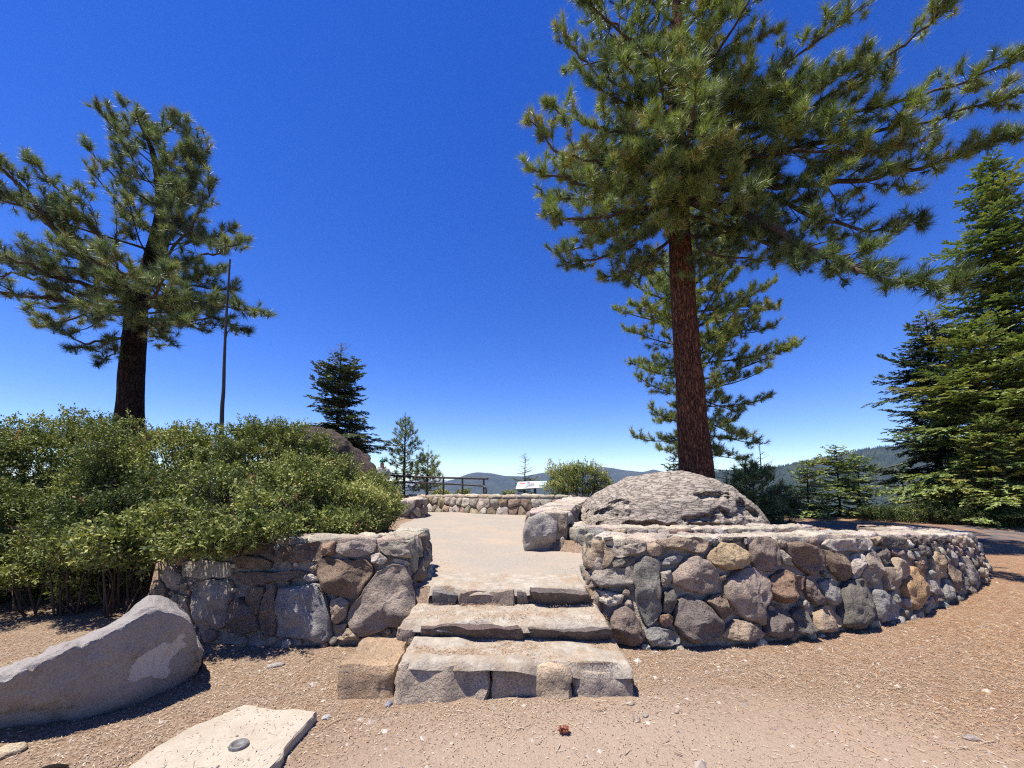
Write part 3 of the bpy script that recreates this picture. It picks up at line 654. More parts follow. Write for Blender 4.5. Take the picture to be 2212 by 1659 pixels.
def tread(x0, x1, y0, y1, z, seed, zr=0):
    a = Acc(); X, Y = np.meshgrid(np.linspace(x0, x1, 70), np.linspace(y0, y1, 26), indexing='ij')
    nz = fbm(np.stack([X*4, Y*6, X*0], -1), seed, 4); Z = z+.014*nz+zr*(X-x0)/(x1-x0)
    e = fbm(np.stack([X*3, Y*0, X*0+seed], -1), seed, 3); Y2 = Y+.02*e*((Y-y0) < .05)
    Y2 = Y2+.035*e*sst(.12, 0, Y-y0)+.01; Z = Z-.045*(sst(.07, 0, Y-y0)**1.5)*(1+e*.8); edge = (X == x0) | (X == x1); Z = np.where(edge, Z-.12, np.where(Y == y0, Z-.03, Z))
    a.add(np.stack([X, Y2, Z], -1), q=grid_faces(70, 26)); return a.obj('tread', M['tread'], steps, origin=((x0+x1)/2, (y0+y1)/2, z))
def tread_material():
    m, nt, b = mat('dusty_step_tread', .95, .08); g = nt.nodes.new('ShaderNodeNewGeometry'); pos = g.outputs['Position']
    fi = noise(nt, pos, 70, 4, .75); md = noise(nt, pos, 4, 5, .65)
    st = mix(nt, ramp(nt, noise(nt, pos, 9, 7, .75), [(.35, 0.0), (.65, 1.0)]), (.27, .23, .18), (.45, .40, .32)); li = ramp(nt, fi, [(.35, (.20, .13, .08)), (.55, (.35, .26, .17)), (.75, (.5, .40, .29))])
    nt.links.new(mix(nt, ramp(nt, md, [(.44, 0.0), (.62, .65)]), st, li), b.inputs['Base Color'])
    n = bump(nt, b, noise(nt, pos, 14, 6, .7), .03, .8); bump(nt, b, fi, .008, .8, n); return m
M['tread'] = tread_material()
tread(-.86, .925, 2.975, 3.55, .268, 41, -.055); tread(-.99, .87, 3.445, 4.05, .368, 42, -.01); tread(-.86, .78, 3.985, 4.6, .522, 43, .0)
block('mortar_bed', steps, -1.24, .9, 3.09, 3.6, -.1, .19, (.4, .35, .28), 51, 'mortar', rough=.01, under=0, zr=.14)
block('mortar_bed', steps, -.98, .86, 3.51, 4.1, 0, .325, (.4, .35, .28), 52, 'mortar', rough=.01, under=0)
block('mortar_bed', steps, -.84, .8, 4.05, 4.5, 0, .485, (.4, .35, .28), 53, 'mortar', rough=.01, under=0)
# ------------------------------------------------------------------ boulders
def rock_obj(name, V, faces, mat_, label, cat, group=None, color=(.3, .28, .26), tris=False, origin=None):
    a = Acc(); a.add(V, **({'t': faces} if tris else {'q': faces})); o = a.obj(name, M[mat_], None, origin=origin if origin is not None else V.reshape(-1, 3).mean(0), color=color)
    return tag(o, label, cat, group)
# big leaning slab boulder at the left
def slab_material():
    m, nt, b = mat('smooth_granite', .9, .15); tc = nt.nodes.new('ShaderNodeNewGeometry'); pos = tc.outputs['Position']
    md = noise(nt, pos, 7, 7, .65); fi = noise(nt, pos, 90, 4, .75); lo = noise(nt, pos, 1.6, 3, .5)
    c = mix(nt, lo, (.27, .235, .205), (.36, .33, .30)); c = mix(nt, ramp(nt, md, [(.55, 0.0), (.7, .5)]), c, (.19, .14, .105))
    c = mix(nt, ramp(nt, fi, [(.4, .5), (.55, 0.0)]), c, (.16, .15, .15))
    # pale spalled patch on the near end
    v = N(nt, 'ShaderNodeVectorMath', operation='DISTANCE'); nn = nt.nodes.new('ShaderNodeTexNoise'); nn.inputs['Scale'].default_value = 7; nn.inputs['Detail'].default_value = 7; nt.links.new(pos, nn.inputs['Vector']); nt.links.new(mix(nt, .30, pos, nn.outputs['Color'], 'ADD'), v.inputs[0]); SP = P(345, 1432, 2.93); v.inputs[1].default_value = tuple(SP+.15)
    pm = nt.nodes.new('ShaderNodeMapRange'); nt.links.new(v.outputs['Value'], pm.inputs[0]); pm.inputs[1].default_value = .165; pm.inputs[2].default_value = .15
    c = mix(nt, pm.outputs[0], c, mix(nt, fi, (.36, .34, .32), (.58, .55, .52)))
    nt.links.new(c, b.inputs['Base Color'])
    n1 = bump(nt, b, md, .05, .6); n2 = bump(nt, b, pm.outputs[0], .02, .5, n1); n3 = bump(nt, b, ramp(nt, voro(nt, mix(nt, .2, pos, noise(nt, pos, 9, 4, .6), 'ADD'), 9), [(.0, 0.0), (.16, 1.0)]), .02, .5, n2); bump(nt, b, fi, .010, .9, n3); return m
M['slab'] = slab_material()
# cross sections along its length: (front base x,y), ridge (x,y,z), back base
secs = [((-4.7, 2.5), (-4.7, 2.40, .10), (-4.7, 2.65, .12), (-4.7, 2.8)), ((-3.9, 2.5), (-3.9, 2.42, .24), (-3.95, 2.62, .26), (-4.0, 2.9)),
        ((-3.3, 2.56), P(0, 1460, 2.47), P(0, 1430, 2.62), (-3.4, 2.95)), ((-2.98, 2.62), P(90, 1420, 2.52), P(98, 1394, 2.68), (-3.15, 3.05)),
        ((-2.80, 2.70), P(161, 1386, 2.6), P(180, 1364, 2.82), (-3.0, 3.2)), ((-2.70, 2.80), P(244, 1350, 2.68), P(262, 1337, 2.95), (-2.95, 3.35)),
        ((-2.65, 2.92), P(306, 1316, 2.8), P(318, 1291, 3.05), (-2.88, 3.5)), ((-2.61, 3.03), P(362, 1310, 2.93), P(362, 1288, 3.12), (-2.8, 3.55)),
        ((-2.59, 3.14), P(406, 1345, 3.05), P(392, 1315, 3.22), (-2.74, 3.5)), ((-2.58, 3.22), P(424, 1400, 3.14), P(416, 1375, 3.27), (-2.68, 3.45))]
rows = []
for (bx, by), r_, r2, (kx, ky) in secs:
    b0 = np.array([bx-.10, by+.16, -.12]); b1 = np.array([bx-.04, by+.08, .03]); r_ = np.array(r_, float); r2 = np.array(r2, float); ex = unit(np.array([r_[0]-kx, r_[1]-ky, 0]))
    b2 = b1*.45+r_*.55+ex*.03; rf = r_+ex*.006-[0, 0, .015]; rb = r_*.9+r2*.1+[0, 0, .008]; r3 = np.array([r2[0]*.6+kx*.4, r2[1]*.6+ky*.4, r2[2]*.78]); k0 = np.array([kx, ky, r2[2]*.3]); k1 = np.array([kx, ky, -.12]); rows.append([b0, b1, b2, rf, rb, r2, r3, k0, k1])
rows = np.array(rows); d1 = np.stack([cat_rom(rows[:, j], 12) for j in range(9)], 1); d2 = np.stack([np.vstack([d1[i][k]+(d1[i][k+1]-d1[i][k])*np.linspace(0, 1, 9)[:-1, None] for k in range(8)]+[d1[i][-1:]]) for i in range(d1.shape[0])], 0)
nz = np.stack([fbm(d2*2.6+k*9, 60+k, 6, .6) for k in range(3)], -1); rdg = np.abs(fbm(d2*3.2+4, 68, 4)); d2 = d2+nz*.032; d2[..., 2] -= .03*(1-sst(0, .25, rdg))*(d2[..., 2] > .12)
endc = d2[-1].mean(0); V = d2
a = Acc(); a.add(V, q=grid_faces(V.shape[0], V.shape[1])); e = V[-1]
E = [e]
for t in (.35, .65, .88, 1.0):
    g = endc+(e-endc)*(1-t); g = g+np.array([.05, .04, 0])*math.sin(t*PI/2)*.9; E.append(g)
E = np.array(E); E[1:] += np.stack([fbm(E[1:]*3+k*9, 66+k, 4) for k in range(3)], -1)*.02
a.add(E, q=grid_faces(E.shape[0], E.shape[1]))
tag(a.obj('boulder', M['slab'], None, origin=(-3.1, 2.8, 0)), 'long grey slab boulder lying tilted at the left edge, peaked at its right end', 'boulder')
# domed cracked boulder behind the low wall
def dome_material():
    m, nt, b = mat('layered_boulder', .95, .1); tc = nt.nodes.new('ShaderNodeTexCoord'); pos = tc.outputs['Object']
    st = mapping(nt, pos, (.45, .8, 2.3), (0, .12, .15)); nq = nt.nodes.new('ShaderNodeTexNoise'); nq.inputs['Scale'].default_value = 2.6; nq.inputs['Detail'].default_value = 7; nt.links.new(st, nq.inputs['Vector']); nd = mix(nt, .75, st, nq.outputs['Color'], 'ADD')
    cr = voro(nt, nd, 7.5, 'DISTANCE_TO_EDGE'); md = noise(nt, st, 9, 8, .7); fi = noise(nt, pos, 45, 5, .75)
    crm = ramp(nt, cr, [(0, 0.0), (.10, 1.0)])
    c = mix(nt, md, (.30, .25, .20), (.52, .455, .37)); c = mix(nt, crm, (.17, .135, .105), c)
    c = mix(nt, ramp(nt, fi, [(.4, .4), (.55, 0.0)]), c, (.16, .13, .11)); nt.links.new(c, b.inputs['Base Color'])
    n1 = bump(nt, b, crm, .03, .8); n2 = bump(nt, b, md, .06, .8, n1); bump(nt, b, fi, .02, .9, n2); return m
M['dome'] = dome_material()
def spheroid(nu, nv):
    U, V = np.meshgrid(np.linspace(0, 2*PI, nu, endpoint=False), np.linspace(-PI/2*.75, PI/2, nv), indexing='ij')
    return np.stack([np.cos(U)*np.cos(V), np.sin(U)*np.cos(V), np.sin(V)], -1)
g = spheroid(260, 130); c0 = np.array([3.38, 8.55, .35]); p = g.copy()
p = np.sign(p)*np.abs(p)**.95
p = p*np.array([2.02, 1.75, 1.5])
p[..., 2] = np.where(p[..., 2] > 0, p[..., 2]*(1-.10*np.abs(p[..., 0]-.35)/2), p[..., 2])
w_ = c0+p
n_ = g/np.linalg.norm(g, axis=-1)[..., None]
lay = fbm(w_*np.array([1.1, 1.1, 6.0]), 70, 5, .55); w_ = w_+n_*(.024*lay)[..., None]
fine_ = np.abs(fbm(w_*np.array([3.2, 3.2, 11]), 75, 3)); w_ = w_-n_*(.014*(1-sst(0, .16, fine_)))[..., None]
def cave(px, py, d, rx, rz, dep):
    global w_
    c = P(px, py, d); q = (w_-c)/np.array([rx, .9, rz]); wob = .62*fbm(w_*3.4, 77, 5, .6); k = np.sqrt((q**2).sum(-1))+wob
    w_ = w_+np.array([.0, 1, -.05])*(.62*dep*sst(1.05, .55, k))[..., None]
cave(1305, 1112, 7.15, .50, .15, .32); cave(1350, 1090, 6.95, .26, .09, .22); cave(1555, 1072, 7.0, .38, .09, .30); cave(1615, 1108, 7.1, .50, .17, .34); cave(1450, 1142, 6.9, 1.6, .10, .38); cave(1510, 1122, 6.9, .40, .07, .25)
w_ = w_+np.stack([fbm(w_*6+k*7, 80+k, 3) for k in range(3)], -1)*.02
rock_obj('boulder', w_, grid_faces(260, 130, True), 'dome', 'huge domed boulder at the foot of the tall red-barked pine', 'boulder', origin=(3.4, 8.4, .5))
# dark outcrop behind the shrubs
M['outcrop'] = M['dome'].copy(); M['outcrop'].name = 'dark_outcrop_rock'
for nd_ in M['outcrop'].node_tree.nodes:
    if nd_.type == 'MIX' and nd_.blend_type == 'MIX' and abs(nd_.inputs[7].default_value[0]-.52) < .01: nd_.inputs[6].default_value = (.06, .046, .036, 1); nd_.inputs[7].default_value = (.13, .10, .08, 1)
    if nd_.type == 'MIX' and nd_.blend_type == 'MIX' and abs(nd_.inputs[6].default_value[0]-.17) < .005: nd_.inputs[6].default_value = (.05, .038, .03, 1)
g = spheroid(120, 70); w_ = g*np.array([1.55, 1.6, 2.35])+np.array([-5.55, 11.6, .9]); w_[..., 0] += .35*np.clip(-(w_[..., 2]-1.8), -.9, 1)
w_ = w_+g*(.16*fbm(w_*np.array([1.2, 1.2, 3]), 90, 5, .55))[..., None]
rock_obj('boulder', w_, grid_faces(120, 70, True), 'outcrop', 'dark brown rock outcrop rising behind the shrubs below the small fir', 'boulder', origin=(-5.2, 11.6, 0))
# concrete slab with a metal cap
M['concrete'] = simple('pale_concrete', (.60, .53, .42), .95, .1, .14, 14, .006, 70)
def conc():
    m, nt, b = mat('pale_weathered_concrete', .95, .1); g = nt.nodes.new('ShaderNodeNewGeometry'); pos = g.outputs['Position']
    c = mix(nt, noise(nt, pos, 5, 6, .7), (.35, .30, .23), (.47, .415, .325)); c = mix(nt, ramp(nt, noise(nt, pos, 85, 4, .8), [(.33, .75), (.45, 0.0)]), c, (.25, .18, .12))
    c = mix(nt, ramp(nt, voro(nt, pos, 60), [(.08, .6), (.16, 0.0)]), c, (.18, .14, .11)); c = mix(nt, ramp(nt, noise(nt, pos, 2.6, 7, .72), [(.48, 0.0), (.68, .55)]), c, (.27, .21, .15))
    nt.links.new(c, b.inputs['Base Color']); n = bump(nt, b, noise(nt, pos, 110, 4, .8), .006, .8); bump(nt, b, noise(nt, pos, 12, 5, .7), .012, .5, n); return m
M['concrete'] = conc()
out = [(-2.12, 1.75), (-1.25, 1.78), (-1.27, 2.0), (-1.30, 2.25), (-1.31, 2.5), (-1.30, 2.715), (-1.42, 2.745), (-1.6, 2.75), (-1.75, 2.78), (-1.86, 2.80), (-1.9, 2.72), (-2.0, 2.58), (-2.06, 2.4), (-2.07, 2.15), (-2.1, 1.95)]
q = smooth_poly(out, 160, .15); q = q+np.stack([fbm(np.stack([q[:, 0]*9, q[:, 1]*9, q[:, 0]*0+k], -1), 95+k, 5, .6) for k in range(2)], -1)*.02
c = q.mean(0); rings = []
for t, zz, sh in ((0, .062, 0), (.3, .06, 0), (.6, .062, 0), (.9, .06, 0), (.985, .058, 0), (1, .048, 0), (.992, .02, 0), (1.0, -.03, 0)):
    pp = c+(q-c)*t; rings.append(np.column_stack([pp, np.full(160, zz)]))
V = np.array(rings).transpose(1, 0, 2); V[..., :2] += (fbm(V*14, 97, 3)*.008)[..., None]*(np.arange(8) > 4)[None, :, None]
a = Acc(); a.add(V, q=grid_faces(160, 8, True)[:, ::-1]); V = None
sl_ = empty('concrete_slab', (-1.7, 2.3, 0), 'pale broken concrete slab set in the ground at the bottom left with a small metal cap', 'slab')
a.obj('slab', M['concrete'], sl_, origin=(-1.7, 2.3, 0), smooth=False)
a = Acc(); cc = P(517, 1593, 2.37); th = np.linspace(0, 2*PI, 25)[:-1]
prof = [(.0, .066), (.030, .066), (.034, .078), (.042, .080), (.046, .072), (.047, .055)]
V = np.stack([np.stack([cc[0]+r*np.cos(th)*1.15, cc[1]+r*np.sin(th), np.full(24, z)], -1) for r, z in prof], 1); a.add(V, q=grid_faces(24, len(prof), True)[:, ::-1])
M['cap'] = simple('worn_metal_cap', (.12, .115, .11), .55, .5, .5, 60, .002, 80); a.obj('metal_cap', M['cap'], sl_, origin=cc)

# ------------------------------------------------------------------ vegetation
def needles(acc, T, D, size, m, width, tint, rr, spread=(.1, 1.45), shaft=.12, droop=0.0):
    n = len(T); D = D/(np.linalg.norm(D, axis=1)[:, None]+1e-9)
    r = rr.normal(size=(n, m, 3)); pr = r-(r*D[:, None]).sum(-1)[..., None]*D[:, None]; pr /= np.linalg.norm(pr, axis=-1)[..., None]+1e-9
    al = rr.uniform(spread[0], spread[1], (n, m))[..., None]
    dd = D[:, None]*np.cos(al)+pr*np.sin(al); dd[..., 2] -= droop; dd /= np.linalg.norm(dd, axis=-1)[..., None]
    u = rr.uniform(0, 1, (n, m, 1)); base = T[:, None]-D[:, None]*u*shaft*size[:, None, None]/.17
    L = size[:, None, None]*rr.uniform(.7, 1.1, (n, m, 1)); tip = base+dd*L
    w = np.cross(dd, rr.normal(size=(n, m, 3))); w /= np.linalg.norm(w, axis=-1)[..., None]+1e-9; w *= width*size[:, None, None]/.17
    V = np.stack([base-w*.5, base+w*.5, tip+w*.12, ], 2).reshape(-1, 3)
    tt = np.repeat(np.clip(tint[:, None]+rr.normal(0, .10, (n, m)), 0, 1).ravel(), 3)
    acc.add(V, t=np.arange(len(V)).reshape(-1, 3), c=tt)
def limb_curve(p0, d0, L, n, rr, up=.25, sag=0.0, wig=.10):
    pts = [np.array(p0, float)]; d = unit(d0); st = L/(n-1)
    for k in range(1, n):
        t = k/(n-1); d = unit(d+np.array([rr.normal()*wig, rr.normal()*wig, rr.normal()*wig*.7 + (up*(t-.3) - sag*(1-t))*2.2/n*1.4]))
        pts.append(pts[-1]+d*st)
    return np.array(pts)
class Pine:
    def __init__(s, name, base, trunk, rad, label, bark, needle, seed, cat='tree', group=None, tuft=.17, m=46, width=.0075):
        s.rr = np.random.default_rng(seed); s.e = empty(name, base, label, cat, group); s.tr = Acc(); s.br = Acc(); s.T = []; s.D = []; s.S = []; s.C = []
        s.bark = bark; s.needle = needle; s.tuft = tuft; s.m = m; s.w = width; s.trunk = np.array(trunk, float); s.rad = rad; s.base = base; s.boost = 0
    def trunk_mesh(s, sides=40, seed=1):
        c = cat_rom(np.column_stack([s.trunk, s.rad]), 16); tube(s.tr, c[:, :3], c[:, 3], sides, rough=.07, seed=seed); s.tc = c
    def tp(s, z):
        c = s.tc; return np.array([np.interp(z, c[:, 2], c[:, k]) for k in range(3)]), np.interp(z, c[:, 2], c[:, 3])
    def limb(s, pts, r0, sec=.24, seclen=.36, tint=.5, bare=.22, r1=.012, dens=1.0, planar=.35, twl=.30, dead=False):
        pts = np.asarray(pts, float); rr = s.rr; n = len(pts)
        dl = np.concatenate([[0], np.cumsum(np.linalg.norm(np.diff(pts, axis=0), axis=1))]); L = dl[-1]
        tube(s.br, pts, np.linspace(r0, r1, n)**1.0, 7)
        at = lambda x: np.array([np.interp(x, dl, pts[:, k]) for k in range(3)])
        x = L*bare; side = 1
        while x < L:
            t = x/L; p = at(x); d = unit(at(min(L, x+.1))-at(max(0, x-.1))); side = -side
            az = side*rr.uniform(.5, 1.15); upv = np.array([0, 0, 1.0])
            dd = rot_about(d, upv, az); dd = unit(dd+np.array([0, 0, rr.normal(.12, planar)]))
            l2 = max(.22, L*seclen*(1.05-t)*rr.uniform(.65, 1.25)); l2 = min(l2, 2.0)
            k2 = max(4, int(l2/.16)); c2 = limb_curve(p, dd, l2, k2, rr, .45, .05, .13); rr2 = max(.006, r0*.28*(1-t*.6))
            tube(s.br, c2, np.linspace(rr2, .004, len(c2)), 4)
            if not dead or rr.random() < .15: s.twigs(c2, l2, tint, dens, twl)
            elif dead:
                for _ in range(3):
                    i = rr.integers(1, len(c2)-1); c3 = limb_curve(c2[i], unit(c2[i]-c2[i-1]+rr.normal(size=3)*.7), rr.uniform(.15, .45), 4, rr, .0, .2, .2); tube(s.br, c3, np.linspace(.005, .002, 4), 3)
            x += sec*rr.uniform(.55, 1.4)/dens**.5
        if not dead: s.twigs(pts[int(n*.7):], L*.3, tint, dens, twl)
    def twigs(s, c2, l2, tint, dens, twl):
        rr = s.rr; nt = max(2, int(l2/.115*dens)); cl = len(c2)
        for k in range(nt):
            t = rr.uniform(.22, 1); f_ = t*(cl-1); i = min(int(f_), cl-2); p = c2[i]+(c2[i+1]-c2[i])*(f_-i); d = unit(c2[i+1]-c2[i])
            dd = unit(d*1.0+rr.normal(size=3)*np.array([.75, .75, .45])+np.array([0, 0, .35])); l3 = rr.uniform(.08, twl)
            e = p+dd*l3; mid = p+dd*l3*.5+np.array([0, 0, -.02]); tube(s.br, [p, mid, e], [.006, .005, .004], 3)
            s.put(e, unit(dd+np.array([0, 0, .25])), tint)
        s.put(c2[-1], unit(c2[-1]-c2[-2]+np.array([0, 0, .3])), tint)
    def put(s, p, d, tint):
        s.T.append(p); s.D.append(d); s.S.append(s.tuft*s.rr.uniform(.75, 1.15)); s.C.append(np.clip(tint+s.rr.normal(0, .24), 0, .94) if s.rr.random() > .005 else 1.0)
    def finish(s, trunkmat=None):
        s.tr.obj('trunk', M[s.bark], s.e, origin=s.base); s.br.obj('branches', M['twig'], s.e, origin=s.base)
        a = Acc(); needles(a, np.array(s.T), np.array(s.D), np.array(s.S), s.m, s.w, np.array(s.C), s.rr)
        o = a.obj('crown', M[s.needle], s.e, smooth=False, origin=s.base); print(s.e.name, 'tufts', len(s.T), 'tris', len(s.T)*s.m)
    def auto(s, z0, z1, n, Rf, droop=-.05, r0=.05, az=None, tint=.5, **kw):
        rr = s.rr
        for k in range(n):
            z = z0+(z1-z0)*(k+rr.random())/n; a_ = (k*2.39996+rr.normal()*.3) if az is None else rr.uniform(*az)
            L = Rf(z, a_)*rr.uniform(.75, 1.1)
            if L < .3: continue
            p, r = s.tp(z); t = (z-z0)/(z1-z0); el = droop+t*.75+rr.normal()*.12
            d = np.array([math.cos(a_)*math.cos(el), math.sin(a_)*math.cos(el), math.sin(el)])
            c = limb_curve(p, d, L, max(6, int(L/.35)), rr, .5, .12 if t < .5 else 0, .07); s.limb(c, max(.015, r0*L/4), tint=tint, **kw)

# --- the tall red-barked pine
b0 = P(1508, 1045, 10.4); gz = float(H(b0[0], 10.4)); B = np.array([b0[0]+.03, 10.4, gz-.1])
def PT(py, px): return P(px, py, 10.4)
tr = [B, PT(1040, 1506)*[1, 1, 0]+[0, 0, 1.55], PT(900, 1495), PT(760, 1484), PT(600, 1473), PT(480, 1467), PT(300, 1462), PT(100, 1462), PT(-150, 1470), PT(-400, 1475)]
main = Pine('pine_tree', tuple(B), tr, [.56, .46, .375, .34, .31, .285, .24, .19, .12, .03], 'tall pine with thick reddish bark trunk rising behind the domed boulder', 'bark_red', 'needle', 11, m=70, width=.0075, tuft=.24)
main.trunk_mesh(56)
def mlimb(h_px, pts, r0, tint=.5, **kw):
    p, r = main.tp(PT(h_px, 1470)[2]); c = cat_rom(np.vstack([p]+[P(*q) for q in pts]), 6); c[1:-1] += main.rr.normal(size=(len(c)-2, 3))*.03; main.limb(c, r0, tint=tint, **kw)
# big limbs reaching right and towards the viewer
mlimb(420, [(1600, 455, 9.4), (1720, 520, 8.3), (1850, 585, 7.1), (1960, 612, 6.3), (2075, 612, 5.7)], .10, .18, seclen=.30, dens=.9)
mlimb(455, [(1570, 490, 10.2), (1680, 530, 9.8), (1790, 560, 9.2), (1900, 590, 8.6)], .06, .18, seclen=.28)
mlimb(400, [(1640, 420, 9.4), (1760, 470, 8.8), (1900, 500, 8.2), (2000, 470, 7.8)], .07, .2, seclen=.30, dens=.9)
mlimb(380, [(1600, 395, 9.7), (1760, 400, 9.0), (1920, 375, 8.4), (2060, 340, 7.8), (2200, 290, 7.2)], .09, .45, seclen=.36, dens=1.15)
mlimb(330, [(1640, 330, 9.6), (1800, 300, 8.8), (1950, 270, 8.2), (2110, 230, 7.6), (2230, 200, 7.2)], .07, .5, seclen=.34)
mlimb(300, [(1620, 280, 9.6), (1750, 230, 8.8), (1870, 150, 8.0), (1960, 90, 7.6), (2040, 20, 7.2), (2060, -30, 7.0)], .06, .6, seclen=.22)
mlimb(280, [(1650, 260, 9.4), (1850, 240, 8.2), (2050, 190, 7.1), (2225, 110, 6.4)], .06, .5, seclen=.34, dens=1.1)
mlimb(250, [(1600, 230, 9.4), (1720, 190, 8.8), (1810, 160, 8.3), (1850, 130, 8.0)], .05, .6, seclen=.3)
mlimb(360, [(1560, 350, 9.4), (1700, 330, 8.6), (1850, 330, 8.0), (1980, 310, 7.6)], .06, .5)
# left side
mlimb(470, [(1400, 500, 9.9), (1330, 540, 9.6), (1250, 570, 9.3), (1215, 560, 9.2)], .06, .35)
mlimb(500, [(1400, 560, 10.3), (1350, 590, 10.2), (1300, 600, 10.2)], .04, .3)
mlimb(440, [(1380, 450, 9.6), (1290, 470, 9.2), (1210, 470, 9.0), (1180, 440, 9.0)], .06, .6)
mlimb(400, [(1370, 390, 9.5), (1280, 400, 9.2), (1190, 380, 9.0), (1140, 355, 8.9)], .06, .7)
mlimb(350, [(1380, 350, 9.6), (1290, 350, 9.4), (1200, 320, 9.2), (1140, 255, 9.1)], .05, .7)
mlimb(300, [(1390, 290, 9.6), (1300, 280, 9.3), (1230, 250, 9.1), (1175, 220, 9.0)], .05, .65)
mlimb(230, [(1390, 200, 9.6), (1310, 170, 9.4), (1250, 120, 9.2), (1210, 60, 9.1)], .05, .65)
mlimb(160, [(1400, 120, 9.8), (1330, 60, 9.6), (1270, 10, 9.4), (1240, -30, 9.3)], .05, .6)
mlimb(470, [(1520, 540, 9.6), (1600, 560, 9.3), (1680, 560, 9.0)], .045, .25)
mlimb(455, [(1500, 440, 9.2), (1560, 430, 8.6), (1640, 410, 8.0)], .04, .6)
# towards the viewer, over the trunk
for (h, ex, ey, ed) in ((420, 1430, 400, 8.4), (400, 1500, 330, 8.0), (380, 1560, 290, 7.9), (340, 1400, 250, 8.0), (300, 1520, 190, 7.9), (260, 1620, 150, 8.2), (200, 1450, 90, 8.2), (200, 1350, 140, 8.6), (420, 1350, 330, 8.6), (440, 1420, 470, 8.8), (160, 1560, 40, 8.4), (140, 1680, 60, 8.8), (250, 1700, 210, 8.8), (440, 1600, 360, 8.2)):
    p, r = main.tp(PT(h, 1470)[2]); e = P(ex, ey, ed); md_ = (p+e)/2+np.array([0, 0, -.25]); c = cat_rom(np.vstack([p, md_, e]), 7); main.limb(c, .045, tint=.68, bare=.3, seclen=.42, dens=1.15)
zb, zt = PT(440, 1470)[2], PT(-400, 1470)[2]
main.auto(zb, zt, 78, lambda z, a_: 3.7*(1-((z-zb)/(zt-zb))**1.5)+.5, r0=.06, tint=.45, droop=-.05)
main.auto(PT(520, 1470)[2], PT(400, 1470)[2], 10, lambda z, a_: 2.6, r0=.045, tint=.25, droop=-.3)
main.finish()

# --- the dark-trunked pine at the left
Bx = P(275, 930, 11.0); gz = float(H(Bx[0], 11)); B = np.array([Bx[0]-.05, 11.0, gz-.1])
def P2(py, px, d=11.0): return P(px, py, d)
lp = Pine('pine_tree', tuple(B), [B, P2(930, 277), P2(820, 283), P2(720, 292), P2(660, 298), P2(560, 325), P2(450, 345), P2(330, 330), P2(245, 290)], [.40, .33, .295, .27, .235, .17, .11, .07, .02],
          'broad pine with dark thick trunk standing behind the shrubs at the left', 'bark_dark', 'needle2', 23, m=66, width=.0075, tuft=.23)
lp.trunk_mesh(40, 5)
def llimb(h, pts, r0, tint=.5, **kw):
    p, r = lp.tp(P2(h, 300)[2]); c = cat_rom(np.vstack([p]+[P(*q) for q in pts]), 6); c[1:-1] += lp.rr.normal(size=(len(c)-2, 3))*.03; lp.limb(c, r0, tint=tint, **kw)
llimb(680, [(240, 670, 10.4), (150, 650, 9.8), (60, 640, 9.3), (-60, 620, 9.0)], .12, .35, dens=.9)
llimb(640, [(220, 600, 10.2), (140, 520, 9.6), (60, 420, 9.0), (10, 370, 8.6), (-60, 280, 8.2)], .12, .5)
llimb(600, [(260, 560, 10.2), (180, 470, 9.6), (120, 400, 9.4), (60, 340, 9.2)], .08, .5)
llimb(620, [(360, 530, 11), (370, 440, 11), (350, 330, 11), (300, 250, 11)], .07, .45, seclen=.28)
llimb(600, [(380, 490, 10.8), (410, 380, 10.8), (405, 290, 10.8), (370, 250, 10.8)], .06, .45, seclen=.28)
llimb(590, [(390, 520, 10.6), (440, 440, 10.6), (455, 390, 10.6)], .045, .5, seclen=.3)
llimb(560, [(400, 440, 11), (420, 380, 11), (450, 320, 11)], .04, .5, seclen=.26)
llimb(640, [(400, 565, 10.8), (470, 545, 10.5), (530, 515, 10.3)], .05, .5, seclen=.3)
llimb(680, [(380, 640, 10.8), (470, 660, 10.4), (570, 675, 10.1)], .06, .4, seclen=.3)
llimb(690, [(400, 690, 10.9), (470, 690, 10.8), (530, 715, 10.6)], .045, .35, seclen=.28)
llimb(700, [(330, 700, 10), (360, 700, 9.7), (400, 690, 9.5)], .03, .3)
llimb(720, [(240, 730, 10.6), (180, 740, 10.3), (120, 700, 10)], .05, .25, seclen=.45)
llimb(730, [(250, 760, 10.6), (220, 780, 10.4)], .03, .2, seclen=.4)
llimb(650, [(250, 600, 9.8), (200, 560, 9.2), (120, 520, 8.8)], .06, .55)
llimb(660, [(270, 620, 9.4), (260, 580, 8.8), (230, 540, 8.5)], .05, .55)
llimb(660, [(330, 640, 9.6), (350, 610, 9), (370, 580, 8.8)], .05, .6)
llimb(640, [(150, 610, 9.6), (60, 570, 8.9), (-40, 540, 8.5)], .07, .45)
llimb(660, [(180, 640, 10.4), (70, 600, 10.2), (-60, 590, 10)], .07, .4)
llimb(520, [(290, 450, 10.6), (260, 360, 10.5), (250, 290, 10.4)], .05, .5, seclen=.26)
llimb(640, [(100, 480, 10.4), (30, 440, 10), (-60, 420, 9.8)], .06, .5)
zb, zt = P2(690, 290)[2], P2(260, 290)[2]
lp.auto(zb, zt, 38, lambda z, a_: (2.3+1.0*(math.cos(a_) < -.2))*(1-((z-zb)/(zt-zb))**1.2)+.6, r0=.05, tint=.5, droop=-.12, dens=1.1)
lp.finish()

